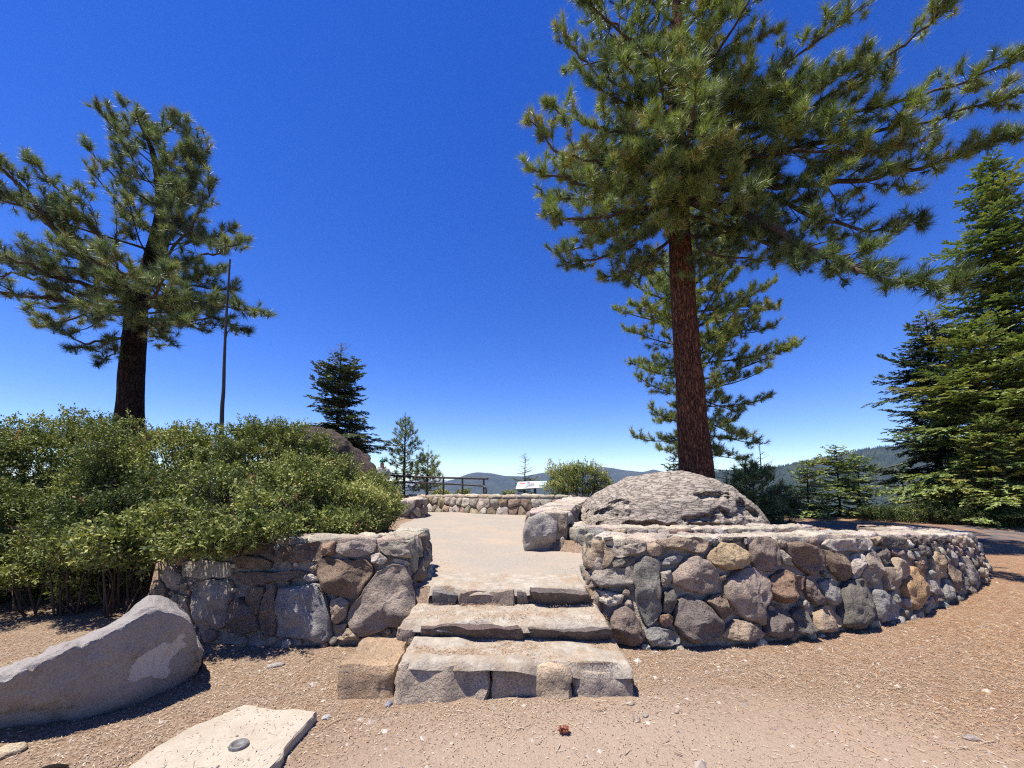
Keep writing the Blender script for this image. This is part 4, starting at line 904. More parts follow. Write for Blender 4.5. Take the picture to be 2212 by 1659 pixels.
# --- pine behind the tall pine
Bx = P(1512, 1040, 16.5); gz = float(H(Bx[0], 16.5)); B = np.array([Bx[0], 16.5, gz-.2])
q_ = lambda py, px: P(px, py, 16.5)
bp = Pine('pine_tree', tuple(B), [B, q_(1000, 1512), q_(850, 1506), q_(700, 1500), q_(550, 1496), q_(400, 1492)], [.26, .22, .17, .13, .09, .03], 'shorter full pine standing behind the tall red-barked trunk', 'bark_dark', 'needle', 31, m=44, width=.0095, tuft=.24)
bp.trunk_mesh(20, 9)
zs = lambda py: q_(py, 1500)[2]
def Rb(z, a_):
    py = np.interp(z, [zs(1010), zs(940), zs(870), zs(790), zs(700), zs(600), zs(480), zs(400)], [1.6, 2.4, 2.7, 3.0, 3.4, 2.7, 1.6, .6])
    return py*(1.2 if math.cos(a_) > 0 else 1.12)
bp.auto(zs(985), zs(410), 80, Rb, r0=.05, tint=.62, droop=.02, dens=1.25, sec=.24, seclen=.34, bare=.15)
bp.auto(zs(1020), zs(970), 9, lambda z, a_: 2.0, r0=.04, tint=.3, droop=-.1, dead=True, az=(-.6, 3.6))
bp.finish()
# --- small pines by the railing
def small_pine(px, ptop, pbase, d, wpx, label, seed, tint=.5, n=46, name='pine_tree', needle='needle', group=None, m=26, tuft=.16):
    t_ = P(px, ptop, d); R_ = wpx/2*d/F; bx = t_[0]; gz = float(H(bx, d)); B = np.array([bx, d, gz-.2]); h = t_[2]-gz
    s = Pine(name, tuple(B), [B, [bx, d, gz+h*.3], [bx, d, gz+h*.65], t_-[0, 0, .1]], [.03*h*.6, .022*h*.6, .014*h*.6, .008], label, 'bark_dark', needle, seed, m=m, width=.0115, tuft=tuft, group=group)
    s.trunk_mesh(10, seed); z0 = P(px, pbase, d)[2]
    s.auto(z0, t_[2]-.05, n, lambda z, a_: R_*(1-((z-z0)/(t_[2]-z0))**1.15)+.12, r0=.05, tint=tint, droop=.05, sec=.22, seclen=.26, dens=.8, bare=.2, twl=.2); s.put(t_, np.array([0, 0, 1.]), tint); s.finish()
small_pine(876, 893, 1062, 17, 112, 'young pine with open crown standing just beyond the left end of the railing', 41, .5, 66)
small_pine(925, 962, 1062, 17.5, 66, 'smallest young pine, right of the other young pine behind the railing', 42, .7, 46)
# --- pine-like shrubs right of the dome boulder
small_pine(1625, 1000, 1130, 10.5, 150, 'dark bushy young pine leaning beside the right flank of the domed boulder', 43, .35, 60)

# --- firs
class Fir:
    def __init__(s, name, px, ptop, d, R_, z0, label, seed, matn='fir', tint=.5, spacing=.30, group=None, deadtop=0.0, twsp=.10, leaf=(.085, .026), gapz=(), prof=1.0, lift=.0, base=None, top_xyz=None):
        rr = np.random.default_rng(seed); t_ = P(px, ptop, d) if top_xyz is None else np.array(top_xyz); gz = float(H(t_[0], d)) if base is None else base
        s.e = empty(name, (t_[0], d, gz), label, 'tree', group); tr_, br, fo, de = Acc(), Acc(), Acc(), Acc(); h = t_[2]-gz
        pts = np.array([[t_[0], d, gz-.2], [t_[0]+rr.normal()*.05, d, gz+h*.4], [t_[0], d, gz+h*.75], t_]); cc = cat_rom(np.column_stack([pts, [.015*h, .012*h, .006*h, .01]]), 8); tube(tr_, cc[:, :3], cc[:, 3], 12, rough=.05, seed=seed)
        z = gz+z0; Q = []; Dq = []; Cq = []; DQ = []; DD = []
        while z < t_[2]-.1:
            t = (z-gz-z0)/(t_[2]-gz-z0); nb = 8 if t < .8 else 6; r = R_*(1-t)**prof*(1+.22*math.sin(z*2.1+seed)+.1*rr.normal())+.12; ph = rr.uniform(0, 6)
            dead = (t > 1-deadtop)
            for b in range(nb):
                az = ph+b*2*PI/nb+rr.normal()*.25; L = r*rr.choice([.55, .8, .95, 1.05, 1.25])*rr.uniform(.85, 1.1); el = -.10+.5*t+rr.normal()*.15+lift
                if rr.random() < .08: continue
                n = max(4, int(L/.22)); c = limb_curve((t_[0], d, z+rr.normal()*.10), (math.cos(az)*math.cos(el), math.sin(az)*math.cos(el), math.sin(el)), L, n, rr, .35, .25, .04)
                tube(br, c, np.linspace(.012*L+.006, .004, len(c)), 4)
                bt = rr.normal()*.13; x = L*.12; side = 1
                while x < L:
                    fr = x/L*(len(c)-1); i = min(int(fr), len(c)-2); p = c[i]+(c[i+1]-c[i])*(fr-i); dd = unit(c[i+1]-c[i]); side = -side
                    l2 = (.14+.55*L*.5*math.sin(min(1, (1.12-x/L))*PI/2))*rr.uniform(.6, 1.15); l2 = min(l2, .85); ta = rr.uniform(.7, 1.1)*side
                    d2 = unit(rot_about(dd, np.array([0, 0, 1.0]), ta)+np.array([0, 0, rr.normal(-.05, .12)]))
                    ns = max(2, int(l2/.045)); u = (np.arange(ns)+rr.random())/ns
                    if rr.random() < .35: tube(br, [p, p+d2*l2], [.004, .002], 3)
                    pp = p+d2*(u*l2)[:, None]; pp[:, 2] += -.10*(u*l2)**1.5+rr.normal(size=ns)*.012
                    if dead: DQ.append(pp[::3]); DD.append(np.repeat(d2[None], len(pp[::3]), 0))
                    else:
                        for rep in (-1, 0, 1):
                            dv = rot_about(d2, np.array([0, 0, 1.]), rep*.75)+rr.normal(size=(ns, 3))*.16; Q.append(pp); Dq.append(dv); Cq.append(np.clip(tint+bt+.18*u+rr.normal(0, .09, ns), 0, .97))
                    x += twsp*rr.uniform(.6, 1.3)
            z += spacing*rr.uniform(.7, 1.3)*(1.1-.55*t)
        def flat(acc, Q, D, C, ln, wd):
            Q = np.vstack(Q); D = np.vstack(D); D /= np.linalg.norm(D, axis=1)[:, None]; n = len(Q); up = rr.normal(size=(n, 3))*.35+[0, 0, 1]; w = np.cross(D, up); w /= np.linalg.norm(w, axis=1)[:, None]
            ll = (ln*rr.uniform(.7, 1.2, n))[:, None]; V = np.stack([Q, Q+D*ll*.45+w*wd*.5, Q+D*ll, Q+D*ll*.45-w*wd*.5], 1).reshape(-1, 3); acc.add(V, q=np.arange(len(V)).reshape(-1, 4), c=np.repeat(C, 4))
        flat(fo, Q, Dq, np.concatenate(Cq), *leaf)
        tr_.obj('trunk', M['bark_dark'], s.e, origin=WL[s.e.name]); br.obj('branches', M['twig' if not deadtop else 'grey_twig'], s.e, origin=WL[s.e.name]); fo.obj('crown', M[matn], s.e, smooth=False, origin=WL[s.e.name])
        if DQ:
            n = sum(len(x) for x in DQ); flat(de, DQ, DD, rr.uniform(0, 1, n), .06, .012); tag(de.obj('dead_top', M['deadleaf'], s.e, smooth=False, origin=WL[s.e.name]), kind='stuff')
        print(name, px, 'leaf quads', len(np.concatenate(Cq)))
GR = 'firs standing together at the right edge'; GY = 'young firs at the edge of the slope'
Fir('fir_tree', 737, 740, 16, 1.95, .6, 'small dark fir with bare reddish tip behind the rock outcrop', 51, 'firdark', .62, .24, deadtop=.15, twsp=.10, leaf=(.15, .055), base=1.0, prof=.75)
Fir('fir_tree', 1134, 978, 20, .85, .8, 'tiny thin fir with bare top right behind the information panel', 52, 'firdark', .5, .3, deadtop=.45, leaf=(.12, .045), prof=.8, base=-.6)
Fir('fir_tree', 2000, 680, 15.5, 1.75, .4, 'dark fir with bare grey tip at the left of the fir group on the right', 53, 'firdark', .45, .25, GR, deadtop=.08, leaf=(.14, .055), prof=.5, lift=-.05)
Fir('fir_tree', 2135, 340, 15.0, 2.7, .4, 'tallest fir at the right edge, its yellowish upper crown open to the sky', 54, 'fir', .58, .30, GR, leaf=(.14, .055), prof=.6, twsp=.12)
Fir('fir_tree', 2085, 700, 13.0, 1.9, .3, 'bright green fir in front of the dark fir, right of the young firs', 55, 'fir', .66, .26, GR, leaf=(.12, .05), prof=.45)
Fir('fir_tree', 2225, 720, 12.4, 2.0, .3, 'fir cut by the right edge of the view with low yellow-green boughs', 56, 'fir', .66, .27, GR, leaf=(.12, .05), prof=.45)
Fir('fir_tree', 2130, 900, 11.9, 1.2, .2, 'shortest fir of the right group, standing at the front by the road', 62, 'fir', .7, .24, GR, leaf=(.11, .045), prof=.5)
Fir('fir_tree', 1805, 962, 14.5, 1.0, .2, 'slender light green young fir, the tallest between the boulder and the big firs', 57, 'fir', .62, .22, GY, leaf=(.11, .045), prof=.6)
Fir('fir_tree', 1742, 995, 14.2, .8, .2, 'lower light green young fir left of the slender one', 58, 'fir', .66, .22, GY, leaf=(.11, .045), prof=.5)
Fir('fir_tree', 1852, 985, 15, .85, .2, 'thin young fir right of the slender one, before the dark hill', 59, 'fir', .5, .24, GY, leaf=(.11, .045), prof=.65)
Fir('fir_tree', 1455, 985, 17.5, .7, .3, 'small fir tip peeking over the domed boulder left of the red trunk', 60, 'fir', .4, .3, leaf=(.12, .045), prof=.7)
# bare dead sapling
ds = P(1640, 952, 12.5); gz = float(H(ds[0], 12.5)); e = empty('dead_tree', (ds[0], 12.5, gz), 'bare grey dead sapling behind the bushy young pine', 'tree'); a = Acc(); rr = np.random.default_rng(61)
tube(a, [[ds[0]+.1, 12.5, gz-.1], [ds[0]+.03, 12.5, gz+1], ds], [.04, .03, .006], 6); b = Acc()
for k in range(26):
    z = gz+.6+(ds[2]-gz-.7)*rr.random(); az = rr.uniform(0, 6.28); c = limb_curve((ds[0]+.02, 12.5, z), (math.cos(az), math.sin(az), .35), rr.uniform(.3, .95)*(1.2-(z-gz)/(ds[2]-gz)*.7), 6, rr, .6, 0, .15); tube(b, c, np.linspace(.012, .004, 6), 4)
    for j in range(3):
        i = rr.integers(1, 5); c2 = limb_curve(c[i], unit(c[i]-c[i-1]+rr.normal(size=3)*.6), .28, 4, rr, .3, 0, .2); tube(b, c2, np.linspace(.006, .003, 4), 3)
a.obj('trunk', M['grey_twig'], e, origin=WL[e.name]); b.obj('branches', M['grey_twig'], e, origin=WL[e.name])

# --- shrubs
def shrub(lumps, label, seed, dens=210, leaf=(.026, .013), per=15, tint=.5, group=None, name='shrub', matn='leaf', base=None, stems=12, sp=.13, wind=0):
    rr = np.random.default_rng(seed); C = [P(l[0], l[1], l[2]) for l in lumps]; Rr = [np.array(l[3:6], float) for l in lumps]
    bx = np.mean([c[0] for c in C]); by = np.mean([c[1] for c in C]); gz = float(H(bx, by)) if base is None else base
    e = empty(name, (bx, by, gz), label, 'shrub', group); T = []; Nn = []
    for li, (c, r) in enumerate(zip(C, Rr)):
        area = 4*PI*((r[0]*r[1])**1.6/3+(r[0]*r[2])**1.6/3+(r[1]*r[2])**1.6/3)**(1/1.6); n = int(area*dens)
        for shell, frac in ((1.0, 1.25), (.82, .7), (.64, .65)):
            m = int(n*frac); g = rr.normal(size=(m, 3)); g /= np.linalg.norm(g, axis=1)[:, None]; keep = (g[:, 2] > -.75) ; g = g[keep]
            k = 1+.34*fbm(g*2.9+li*5+seed, seed, 4)+.13*np.abs(rr.normal(size=len(g)))*(shell == 1.0)*sst(-.2, .5, g[:, 2])
            p = c+g*r*shell*k[:, None]
            ok = np.ones(len(p), bool)
            for lj, (c2, r2) in enumerate(zip(C, Rr)):
                if lj != li: ok &= (((p-c2)/r2)**2).sum(1) > .62
            ok &= (fbm(p*2.3, seed+40, 3) > (.10 if shell == 1.0 else -.25 if shell > .8 else -2)); ok &= p[:, 2] > np.where((p[:, 1] < 4.75) & (p[:, 0] > -4), -9, H(p[:, 0], p[:, 1]))+.04
            T.append(p[ok]); nn = g[ok]/r; nn /= np.linalg.norm(nn, axis=1)[:, None]; Nn.append(nn)
    T = np.vstack(T); Nn = np.vstack(Nn); n = len(T)
    D = Nn*.9+np.array([0, 0, .5])+rr.normal(size=(n, 3))*.5; D /= np.linalg.norm(D, axis=1)[:, None]
    u = rr.uniform(0, 1, (n, per, 1)); L = rr.uniform(.6, 1.3, (n, 1, 1))*sp
    pos = T[:, None]+D[:, None]*(u-.5)*L*1.4; r3 = rr.normal(size=(n, per, 3)); ld = D[:, None]*.55+r3/np.linalg.norm(r3, axis=-1)[..., None]; ld /= np.linalg.norm(ld, axis=-1)[..., None]
    pos = pos+ld*.012; w = np.cross(ld, rr.normal(size=(n, per, 3))*.5+np.array([0, 0, .6])); w /= np.linalg.norm(w, axis=-1)[..., None]+1e-9
    s_ = rr.uniform(.7, 1.25, (n, per, 1)); ll = leaf[0]*s_; ww = leaf[1]*s_
    V = np.stack([pos, pos+ld*ll*.5+w*ww*.5, pos+ld*ll, pos+ld*ll*.5-w*ww*.5], 2).reshape(-1, 3)
    pn = fbm(T*1.4, seed+3, 3)*.28; ct = np.clip(tint+pn[:, None]+rr.normal(0, .13, (n, 1))+rr.normal(0, .08, (n, per)), 0, .955); rare = (rr.random((n, per)) < .003) | (rr.random((n, 1)) < .006); ct = np.where(rare, 1.0, ct)
    a = Acc(); a.add(V, q=np.arange(len(V)).reshape(-1, 4), c=np.repeat(ct.ravel(), 4)); a.obj('foliage', M[matn], e, smooth=False, origin=WL[e.name])
    b = Acc()
    for k in range(stems*len(C)):
        j = k % len(C); c, r = C[j], Rr[j]; g = unit(rr.normal(size=3)*[1, 1, .6]+[0, 0, .5]); t_ = c+g*r*.93; sx_, sy_ = c[0]+g[0]*r[0]*.3, max(c[1]+g[1]*r[1]*.3, 4.95 if c[0] > -4 else 0); s0 = np.array([sx_, sy_, float(H(sx_, sy_))-.03]); mid = (s0+t_)/2+rr.normal(size=3)*.1-[g[0]*.1, g[1]*.1, 0]
        cv = cat_rom([s0, mid, t_], 4); tube(b, cv, np.linspace(.016, .004, len(cv)), 4)
        for q in range(2):
            i = rr.integers(3, len(cv)-1); c2 = limb_curve(cv[i], unit(g+rr.normal(size=3)*.6), .35, 4, rr, .2, 0, .1); tube(b, c2, np.linspace(.006, .003, 4), 3)
    for i in rr.integers(0, n, 900):
        tube(b, [T[i]-D[i]*.16, T[i]+D[i]*.05], [.004, .002], 3)
    b.obj('stems', M['twig'], e, origin=WL[e.name]); print('shrub', label[:20], 'leaves', n*per)
SG = 'green leafy shrubs massed above the left wall'
LF = dict(group=SG, leaf=(.042, .021), sp=.11, dens=215)
shrub([(50, 1020, 6.6, 1.0, .9, .66), (170, 985, 6.9, .8, .9, .62), (60, 1120, 5.7, .85, .8, .52), (200, 1070, 5.9, .6, .6, .5), (90, 1195, 4.95, .75, .65, .34), (-60, 1200, 4.7, .7, .7, .36), (-220, 1100, 5.6, 1.0, 1.0, 1.0), (10, 1090, 5.2, .5, .5, .35), (40, 1240, 5.7, .9, .7, .42), (170, 1230, 5.7, .7, .6, .42), (-120, 1250, 5.3, .8, .7, .4), (250, 1225, 5.4, .5, .6, .36)], 'tall leafy shrub at the far left edge, drooping low behind the slab boulder', 71, tint=.50, **LF)
shrub([(330, 1010, 6.2, .72, .8, .58), (380, 965, 6.6, .55, .6, .36), (270, 1110, 5.3, .62, .6, .42), (255, 1180, 4.8, .55, .55, .32), (360, 1080, 5.3, .5, .5, .4), (170, 1160, 4.85, .45, .5, .34)], 'leafy shrub directly below the dark pine trunk', 72, tint=.47, **LF)
shrub([(480, 1140, 4.15, .36, .58, .25), (400, 1150, 4.1, .38, .58, .26), (560, 1110, 4.4, .36, .55, .30), (600, 1140, 4.15, .26, .50, .15), (420, 1165, 3.95, .40, .36, .17), (520, 1165, 3.95, .26, .32, .12), (470, 1070, 5.1, .45, .5, .36), (320, 1170, 4.05, .32, .5, .25), (640, 1150, 4.65, .22, .3, .13)], 'shrub spilling over the top of the left stone wall', 73, tint=.48, **LF)
shrub([(560, 1000, 6.5, .72, .8, .56), (600, 960, 6.8, .45, .55, .36), (670, 1030, 6.7, .60, .7, .50), (640, 1065, 5.7, .55, .6, .44), (675, 985, 7.2, .40, .4, .34), (480, 1000, 6.5, .5, .6, .45), (555, 945, 6.8, .3, .35, .25)], 'highest shrub mound, below the grey pole and left of the rock outcrop', 74, tint=.56, **LF)
shrub([(755, 1075, 7.2, .60, .85, .50), (800, 1095, 7.4, .48, .7, .50), (700, 1095, 6.1, .6, .7, .46), (740, 1135, 5.3, .42, .5, .20), (780, 1110, 6.3, .36, .5, .36), (830, 1100, 8.3, .3, .5, .42), (690, 1140, 4.95, .35, .35, .18)], 'rounded bright green shrub bordering the left side of the path', 75, tint=.64, **LF)
shrub([(1215, 1030, 13.6, .55, .5, .5), (1265, 1035, 13.4, .7, .5, .48), (1300, 1045, 13.2, .4, .4, .4), (1245, 1055, 13.2, .9, .5, .35)], 'round shrub with a few orange twigs behind the far wall, right of the panel', 76, dens=150, leaf=(.05, .024), per=11, tint=.62, base=0)
shrub([(2110, 1112, 11.9, .8, .5, .45), (2190, 1108, 11.7, .7, .5, .5), (1990, 1110, 12.6, .7, .5, .36), (1905, 1112, 13.2, .7, .5, .28)], 'low dark hedge of brush at the foot of the firs beyond the road', 77, dens=150, leaf=(.05, .02), per=11, tint=.28)
shrub([(1690, 1095, 11.4, .5, .4, .45), (1640, 1100, 10.8, .5, .4, .45)], 'dark twiggy shrub between the domed boulder and the young firs', 78, dens=150, leaf=(.045, .02), per=11, tint=.12)
shrub([(955, 1068, 15.6, .4, .3, .16), (1000, 1066, 15.2, .3, .3, .15)], 'low green sprigs under the railing', 79, dens=150, leaf=(.06, .025), per=9, tint=.7, base=0, stems=8)
shrub([(1100, 1068, 14.2, .25, .2, .14)], 'small green sprig left of the information panel', 80, dens=150, leaf=(.06, .025), per=9, tint=.7, base=0, stems=8)

# ------------------------------------------------------------------ pole, railing, panel, person
pb = P(478, 940, 9.6); gz = float(H(pb[0], 9.6)); a = Acc(); pz = [P(478, 940, 9.6), P(480, 880, 9.6), P(483, 840, 9.6), P(484.5, 780, 9.6), P(488, 700, 9.6), P(493, 620, 9.6), P(497, 560, 9.6)]
c = cat_rom([[pb[0], 9.6, gz-.1]]+pz, 6); tube(a, c, np.linspace(.055, .020, len(c)), 12, rough=.05)
tag(a.obj('pole', M['pole'], None, origin=(pb[0], 9.6, gz)), 'tall thin slightly crooked grey pole rising out of the shrubs', 'pole')
rl = empty('railing', (-1.8, 15, 0), 'dark metal pipe railing with two rails behind the far wall', 'railing')
posts = [(857, 16.6, 1028, 1072), (921, 15.6, 1031, 1070), (958, 15.0, 1032, 1070), (999, 14.4, 1033, 1071), (1045, 13.9, 1034, 1074)]
def rod(name, pts, r, sides=10, parent=rl, m='metal'):
    a = Acc(); pts = [np.array(p, float) for p in pts]; tube(a, pts, r, sides)
    for e_ in (pts[0], pts[-1]):
        pass
    return a.obj(name, M[m], parent, origin=np.mean(pts, 0))
for px, d, y0, y1 in posts:
    t_ = P(px, y0, d); b_ = P(px, y1, d); b_[2] -= .25; rod('post', [b_, (b_+t_)/2, t_], .035)
rod('top_rail', [P(790, 1024, 17.6)]+[P(p[0], p[2], p[1]) for p in posts]+[P(1054, 1034, 13.8)], .04)
low = [P(790, 1038, 17.6), P(857, 1041, 16.6), P(921, 1043, 15.6), P(958, 1045, 15), P(999, 1047, 14.4), P(1036, 1049, 14.0), P(1045, 1051, 13.85), P(1050, 1056, 13.8), P(1050, 1066, 13.8), P(1048, 1075, 13.8)]
rod('lower_rail', cat_rom(low, 5), .034)
sgn = empty('information_panel', (.6, 14.2, .4), 'tilted white information panel with red and black print behind the far wall', 'sign')
A, Bc, Cc, D_ = P(1114, 1056, 13.9), P(1178, 1052, 13.9), P(1181, 1039, 14.25), P(1119, 1041, 14.25)
def slabq(name, A, B, C, D, th, mtl, parent):
    A, B, C, D = [np.array(x) for x in (A, B, C, D)]; n = unit(np.cross(B-A, D-A)); a = Acc(); V = np.array([A, B, C, D, A-n*th, B-n*th, C-n*th, D-n*th])
    a.add(V, q=[(0, 1, 2, 3), (7, 6, 5, 4), (0, 4, 5, 1), (1, 5, 6, 2), (2, 6, 7, 3), (3, 7, 4, 0)]); return a.obj(name, M[mtl], parent, smooth=False, origin=V.mean(0)), n
for nm, cl in (('panel_white', (.75, .75, .73)), ('print_red', (.45, .08, .08)), ('print_black', (.08, .08, .09)), ('print_blue', (.12, .25, .42)), ('print_green', (.12, .2, .1)), ('frame_grey', (.3, .3, .3))): M[nm] = simple(nm, cl, .5, .4, .05, 8, 0)
_, n = slabq('board', A, Bc, Cc, D_, .03, 'panel_white', sgn)
def onp(u, v): return A+(Bc-A)*u*(1-v)+(D_-A)*(1-u)*v*1.0+(Cc-A)*u*v if False else (A*(1-u)*(1-v)+Bc*u*(1-v)+Cc*u*v+D_*(1-u)*v)
def prt(u0, u1, v0, v1, m, name='print'): 
    o_ = n*.006; slabq(name, onp(u0, v0)+o_, onp(u1, v0)+o_, onp(u1, v1)+o_, onp(u0, v1)+o_, .005, m, sgn)
prt(.06, .26, .62, .82, 'print_red'); prt(.05, .28, .45, .52, 'print_red')
for i in range(5): prt(.33, .36+.1*random.random()+.22, .2+i*.13, .24+i*.13, 'print_black')
prt(.33, .42, .72, .9, 'print_black'); prt(.28, .38, .1, .25, 'print_black'); prt(.76, .97, .1, .9, 'print_blue'); prt(.76, .97, .1, .4, 'print_green')
for q in range(4): prt(.79+q*.05, .81+q*.05, .35, .75, 'panel_white')
pc = onp(.62, .5); rod('post', [[pc[0], pc[1], .0], [pc[0], pc[1], .8], pc-[0, 0, .03]], .05, 8, sgn)
# person in a green cap, seen from behind over the shrubs
def mk_person():
    base = P(823, 1100, 14.4); gx = base[0]; gy = 14.4; z0 = TZ+.03
    e = empty('person', (gx, gy, z0), 'person in a green cap and light grey shirt seen from behind by the outcrop', 'person'); s_ = 1.0
    for m_, c_, r_ in (('skin', (.42, .25, .17), .6), ('shirt_grey', (.42, .42, .46), .9), ('cap_green', (.03, .13, .09), .8), ('trousers_dark', (.05, .055, .07), .9)): M[m_] = simple(m_, c_, r_, .2, .06, 20, .0)
    def skin_part(name, verts, edges, radii, mtl, sub=2):
        me = bpy.data.meshes.new(name); me.from_pydata([tuple(v) for v in verts], edges, []); o = bpy.data.objects.new(name, me); sc.collection.objects.link(o); o.parent = e
        sk = o.modifiers.new('Skin', 'SKIN'); 
        if not me.skin_vertices: me.skin_vertices.new()
        for i, r in enumerate(radii): me.skin_vertices[0].data[i].radius = r if isinstance(r, tuple) else (r, r)
        me.skin_vertices[0].data[0].use_root = True
        sb = o.modifiers.new('Sub', 'SUBSURF'); sb.levels = sub; sb.render_levels = sub; me.materials.append(M[mtl]); return o
    body = skin_part('body', [(0, 0, .95), (0, 0, 1.15), (0, 0, 1.40), (0, 0, 1.50), (0, .01, 1.60), (0, .02, 1.68), (.19, 0, 1.42), (.27, .03, 1.15), (.22, .22, 1.02), (-.19, 0, 1.42), (-.27, .03, 1.15), (-.22, .22, 1.02), (.1, 0, .88), (.11, 0, .48), (.11, 0, .07), (.12, .16, .04), (-.1, 0, .88), (-.11, 0, .48), (-.11, 0, .07), (-.12, .16, .04)],
        [(0, 1), (1, 2), (2, 3), (3, 4), (4, 5), (2, 6), (6, 7), (7, 8), (2, 9), (9, 10), (10, 11), (0, 12), (12, 13), (13, 14), (14, 15), (0, 16), (16, 17), (17, 18), (18, 19)],
        [(.17, .12), (.17, .12), (.19, .12), .06, .085, .07, .07, .05, .035, .07, .05, .035, .09, .065, .045, .04, .09, .065, .045, .04], 'skin')
    skin_part('shirt', [(0, 0, .9), (0, 0, 1.15), (0, 0, 1.38), (0, 0, 1.47), (.2, 0, 1.40), (.27, .02, 1.2), (-.2, 0, 1.40), (-.27, .02, 1.2)], [(0, 1), (1, 2), (2, 3), (2, 4), (4, 5), (2, 6), (6, 7)], [(.2, .14), (.19, .14), (.21, .14), (.1, .09), .085, .08, .085, .08], 'shirt_grey')
    skin_part('trousers', [(0, 0, .95), (.1, 0, .86), (.11, 0, .48), (.11, 0, .1), (-.1, 0, .86), (-.11, 0, .48), (-.11, 0, .1)], [(0, 1), (1, 2), (2, 3), (0, 4), (4, 5), (5, 6)], [(.19, .14), .105, .08, .07, .105, .08, .07], 'trousers_dark')
    a = Acc(); g = spheroid(20, 12); w = g*np.array([.105, .12, .11])+np.array([0, .02, 1.70]); w[..., 2] = np.maximum(w[..., 2], 1.68); a.add(w, q=grid_faces(20, 12, True))
    br_ = np.array([[.08*math.cos(t), .12+.1*math.sin(t), 1.69] for t in np.linspace(0, PI, 9)]); a.add(np.vstack([br_, [[0, .05, 1.70]]]), t=[(i, i+1, 9) for i in range(8)])
    o = a.obj('cap', M['cap_green'], None); o.parent = e
    e.rotation_euler = (0, 0, .2)
    e.location = (gx, gy, z0+.1)
mk_person()

# ------------------------------------------------------------------ hills and far forest
def hill_material(name, c0, c1, c2, s):
    m, nt, b = mat(name, .95, .05); g = nt.nodes.new('ShaderNodeNewGeometry'); pos = g.outputs['Position']
    c = mix(nt, ramp(nt, noise(nt, pos, s, 8, .75), [(.4, 0.0), (.6, 1.0)]), c0, c1); c = mix(nt, ramp(nt, noise(nt, pos, s*3.1, 8, .8), [(.6, 0.0), (.7, .8)]), c, c2)
    nt.links.new(c, b.inputs['Base Color']); bump(nt, b, noise(nt, pos, s*6, 5, .8), .15/s, .6); return m
M['hill'] = hill_material('forested_hill', (.022, .032, .02), (.045, .055, .035), (.14, .13, .105), .008)
M['hillfar'] = hill_material('far_forested_hill', (.025, .035, .025), (.05, .055, .04), (.13, .12, .1), .0025)
M['snow'] = hill_material('snowy_mountain', (.12, .12, .12), (.3, .3, .3), (.7, .7, .7), .004)
def hill(name, prof, D, foot, depth, mtl, seed, amp):
    prof = np.array(prof, float); px = np.linspace(prof[0, 0], prof[-1, 0], 260); py = np.interp(px, prof[:, 0], prof[:, 1]); Z = np.array([P(a_, b_, D) for a_, b_ in zip(px, py)])
    ts = np.linspace(0, 1.6, 48); rows = []
    for t in ts:
        k = sst(0, 1, min(t, 2-t)); y = D-depth*(1-t); x = Z[:, 0]*(y/D); z = foot+(Z[:, 2]-foot)*k
        nz = fbm(np.stack([x/depth*5, np.full_like(x, y)/depth*5, x*0], -1), seed, 5, .55); z = z+amp*nz*(.25+.75*(1-abs(1-min(t, 2-t)*1.0))*0+.0)*(1 if t < .97 or t > 1.03 else .15); rows.append(np.stack([x, np.full_like(x, y), z], -1))
    a = Acc(); V = np.array(rows); a.add(V, q=grid_faces(len(ts), 260)); tag(a.obj(name, M[mtl], None), kind='structure'); return V
hr = hill('hill', [(1380, 1036), (1560, 1018), (1640, 1012), (1690, 1007), (1740, 998), (1800, 986), (1860, 972), (1900, 966), (1960, 963), (2050, 968), (2200, 985), (2500, 1020), (3200, 1045)], 3000, -255, 1500, 'hill', 101, 45)
hill('hills', [(200, 1052), (700, 1050), (860, 1052), (950, 1046), (985, 1034), (1010, 1024), (1030, 1020), (1060, 1022), (1090, 1028), (1130, 1029), (1180, 1020), (1240, 1012), (1300, 1010), (1350, 1017), (1390, 1020), (1410, 1014), (1440, 1020), (1600, 1022), (2000, 1030)], 8500, -262, 3800, 'hillfar', 103, 90)
hill('mountains', [(600, 1044), (850, 1040), (900, 1038), (930, 1037), (950, 1034), (965, 1038), (975, 1036), (1000, 1040), (1100, 1044)], 12500, -262, 2500, 'snow', 105, 60)
rr = np.random.default_rng(8); hv = hr[2:32, :, :].reshape(-1, 3); n = 16000
ii = rr.integers(0, 29, n); jj = rr.integers(0, 258, n); u = rr.random((n, 1)); v = rr.random((n, 1)); H3 = hr[2:33]
pos = H3[ii, jj]*(1-u)*(1-v)+H3[ii+1, jj]*u*(1-v)+H3[ii, jj+1]*(1-u)*v+H3[ii+1, jj+1]*u*v
hh = rr.uniform(9, 24, (n, 1)); rad = hh*.2; ph = rr.uniform(0, 6, (n, 1)); Vs = [pos+np.concatenate([np.cos(ph+k*2.094)*rad, np.sin(ph+k*2.094)*rad, hh*.05], 1) for k in range(3)]+[pos+np.concatenate([hh*0, hh*0, hh], 1)]
V = np.stack(Vs, 1).reshape(-1, 3); b4 = np.arange(n)*4; t = np.concatenate([np.stack([b4, b4+1, b4+3], 1), np.stack([b4+1, b4+2, b4+3], 1), np.stack([b4+2, b4, b4+3], 1)])
a = Acc(); a.add(V, t=t, c=np.repeat(rr.uniform(0, .6, n), 4)); tag(a.obj('distant_forest', M['firdark'], None, smooth=False), 'dark conifer forest covering the far hillside on the right', 'forest', kind='stuff')

